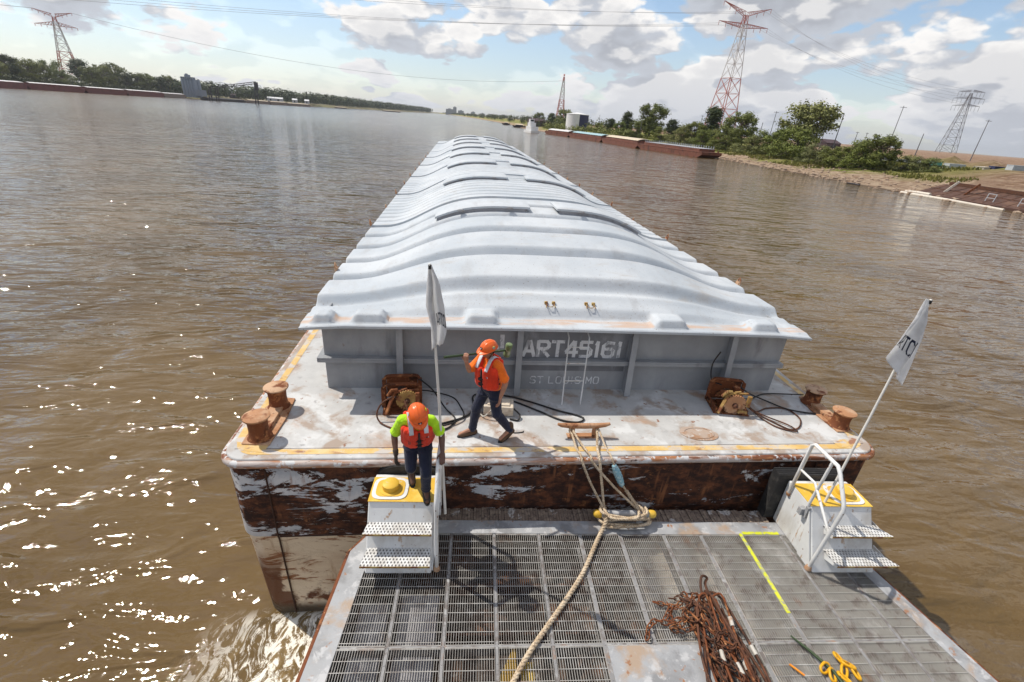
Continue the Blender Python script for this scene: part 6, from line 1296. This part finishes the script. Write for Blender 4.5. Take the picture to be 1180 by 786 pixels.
# far skyline
rnd=random.Random(2)
for i,(px,w,h,lb) in enumerate(((518,26,26,'wide far block left of the far gap in the woods'),(524,12,38,'slim far tower above the woods, first of the skyline'),(531,20,22,'low far block beside the slim tower'),(545,14,20,'small far block in the middle of the skyline'),(556,16,16,'small far block near the river bend'),(566,22,14,'last far low block before the mid river barge'),(580,30,16,'long low far block over the mid river barge'),(404,20,24,'far pale block in the left woods'))):
    b=bearing(px,134,3000 if i<7 else 1800); r=root('far_building',(b.x,b.y,0),lb,'building','far skyline buildings'); m=MB(); m.box((b.x,b.y,h/2-2),(w*1.6,24,h+4)); put('wall',m,'cityb',r,smooth=0); m=MB(); m.box((b.x,b.y,h+1),(w*.6,12,4)); put('roof_house',m,'cityb',r,smooth=0)
# ================================================================== SKY, SUN, AIR
hm_=bpy.data.materials.new('river_haze'); hm_.use_nodes=True; ht=hm_.node_tree; ht.nodes.remove(ht.nodes['Principled BSDF']); pv=ht.nodes.new('ShaderNodeVolumePrincipled'); pv.inputs['Color'].default_value=(.90,.94,1,1); pv.inputs['Density'].default_value=6e-5; pv.inputs['Anisotropy'].default_value=.35; ht.links.new(pv.outputs[0],ht.nodes['Material Output'].inputs['Volume'])
m=MB(); m.bb((-14100,-6100,-8.5),(14100,16100,150)); hz=put('haze',m,hm_,smooth=0,kind='stuff')
SAZ,SEL=R_(58),R_(54)
w=bpy.data.worlds.new('World'); sc.world=w; w.use_nodes=True; t=w.node_tree; N=t.nodes; Lk=t.links; N.clear()
out=N.new('ShaderNodeOutputWorld'); bg=N.new('ShaderNodeBackground'); bg2=N.new('ShaderNodeBackground'); mx=N.new('ShaderNodeMixShader'); sky=N.new('ShaderNodeTexSky'); sky.sky_type='NISHITA'; sky.sun_disc=False
sky.sun_elevation=SEL; sky.sun_rotation=-SAZ; sky.air_density=1.0; sky.dust_density=.5; sky.ozone_density=2.0
bg.inputs[1].default_value=.14; Lk.new(sky.outputs[0],bg.inputs[0])
tc=N.new('ShaderNodeTexCoord'); sep=N.new('ShaderNodeSeparateXYZ'); Lk.new(tc.outputs['Generated'],sep.inputs[0])
def mth(op,a,b=0.,c=None):
    n=N.new('ShaderNodeMath'); n.operation=op
    for i,v in enumerate((a,b)+((c,) if c is not None else ())):
        if isinstance(v,(int,float)): n.inputs[i].default_value=v
        else: Lk.new(v,n.inputs[i])
    return n.outputs[0]
def mr(v,lo,hi,a=0.,b=1.):
    n=N.new('ShaderNodeMapRange'); n.interpolation_type='SMOOTHSTEP'; n.inputs[1].default_value=lo; n.inputs[2].default_value=hi; n.inputs[3].default_value=a; n.inputs[4].default_value=b; Lk.new(v,n.inputs[0]); return n.outputs[0]
def cvec(dx,dy,dz,off=(0,0,0),s=(1,1,1)):
    cb_=N.new('ShaderNodeCombineXYZ')
    # stretch the sky dome upward so that clouds keep their height near the horizon
    zz=mth('POWER',mth('MAXIMUM',mth('ADD',sep.outputs[2],dz),.0001),.80)
    Lk.new(mth('MULTIPLY_ADD',sep.outputs[0],s[0],off[0]+dx),cb_.inputs[0]); Lk.new(mth('MULTIPLY_ADD',sep.outputs[1],s[1],off[1]+dy),cb_.inputs[1]); Lk.new(mth('MULTIPLY_ADD',zz,s[2],off[2]),cb_.inputs[2]); return cb_.outputs[0]
OFF=CLOUD_OFF=(3.1,1.7,.35)
CLO=.335
def cloud(dx,dy,dz,oc=((8,.24),(19,.13),(42,.06))):
    v=cvec(dx,dy,dz,OFF,(1,1,1.75))
    a=N.new('ShaderNodeTexNoise'); a.inputs['Scale'].default_value=3.6; a.inputs['Detail'].default_value=8; a.inputs['Roughness'].default_value=.52; a.inputs['Distortion'].default_value=.1; Lk.new(v,a.inputs[0])
    wv=N.new('ShaderNodeVectorMath'); wv.operation='MULTIPLY_ADD'; f=N.new('ShaderNodeTexNoise'); f.inputs['Scale'].default_value=14; f.inputs['Detail'].default_value=4; Lk.new(v,f.inputs[0]); Lk.new(f.outputs['Color'],wv.inputs[0]); wv.inputs[1].default_value=(.05,.05,.05); Lk.new(v,wv.inputs[2])
    o=a.outputs[0]
    for s_,k_ in oc:
        b=N.new('ShaderNodeTexVoronoi'); b.feature='F1'; b.inputs['Scale'].default_value=s_; Lk.new(wv.outputs[0],b.inputs[0])
        o=mth('SUBTRACT',o,mth('MULTIPLY',mth('POWER',b.outputs['Distance'],2.),k_))
    return o
d0=cloud(0,0,0); d1=cloud(-.020,.008,.030,((8,.24),(19,.13)))
big=N.new('ShaderNodeTexNoise'); big.inputs['Scale'].default_value=2.2; big.inputs['Detail'].default_value=2; Lk.new(cvec(0,0,0,(7.3,2.2,.1)),big.inputs[0])
cover=mth('ADD',mth('ADD',d0,mr(big.outputs[0],.35,.65,-.07,.07)),mr(sep.outputs[0],-.6,.7,-.02,.10))
dens=mr(cover,CLO+.01,CLO+.075)
light=mr(mth('SUBTRACT',d0,d1),-.058,.030)             # lit side towards the sun, grey undersides
thick=mr(cover,CLO+.07,CLO+.19)
cr=N.new('ShaderNodeMix'); cr.data_type='RGBA'; Lk.new(light,cr.inputs[0]); cr.inputs[6].default_value=(.55,.58,.64,1); cr.inputs[7].default_value=(.98,.96,.94,1)
cr2=N.new('ShaderNodeMix'); cr2.data_type='RGBA'; Lk.new(mth('MULTIPLY',thick,mth('SUBTRACT',1.,mth('MULTIPLY',light,.60))),cr2.inputs[0]); Lk.new(cr.outputs[2],cr2.inputs[6]); cr2.inputs[7].default_value=(.44,.46,.51,1)
hzm=mr(sep.outputs[2],.0,.13,.60,0.)
cr3=N.new('ShaderNodeMix'); cr3.data_type='RGBA'; Lk.new(hzm,cr3.inputs[0]); Lk.new(cr2.outputs[2],cr3.inputs[6]); cr3.inputs[7].default_value=(.60,.63,.70,1)
Lk.new(cr3.outputs[2],bg2.inputs[0]); bg2.inputs[1].default_value=.98
# thin veil of high cloud low over the horizon
veil=mr(sep.outputs[2],.0,.25,.42,.02)
Lk.new(mth('MAXIMUM',dens,veil),mx.inputs[0]); Lk.new(bg.outputs[0],mx.inputs[1]); Lk.new(bg2.outputs[0],mx.inputs[2]); Lk.new(mx.outputs[0],out.inputs[0])
sn=bpy.data.lights.new('sun','SUN'); sn.energy=4.2; sn.angle=R_(.53); sn.color=(1,.94,.84); so=bpy.data.objects.new('sun',sn); COL.objects.link(so)
sd_=V((-math.sin(SAZ)*math.cos(SEL),math.cos(SAZ)*math.cos(SEL),math.sin(SEL))); so.rotation_euler=sd_.to_track_quat('Z','Y').to_euler(); so.location=(-20,10,30)
vs=sc.view_settings; vs.view_transform='Standard'; vs.look='None'; vs.exposure=0.08; vs.gamma=1; vs.use_curve_mapping=False
w.cycles.sampling_method='MANUAL'; w.cycles.sample_map_resolution=512; sc.cycles.use_denoising=True; sc.cycles.sample_clamp_indirect=6; sc.cycles.max_bounces=8; sc.cycles.caustics_reflective=False; sc.cycles.caustics_refractive=False
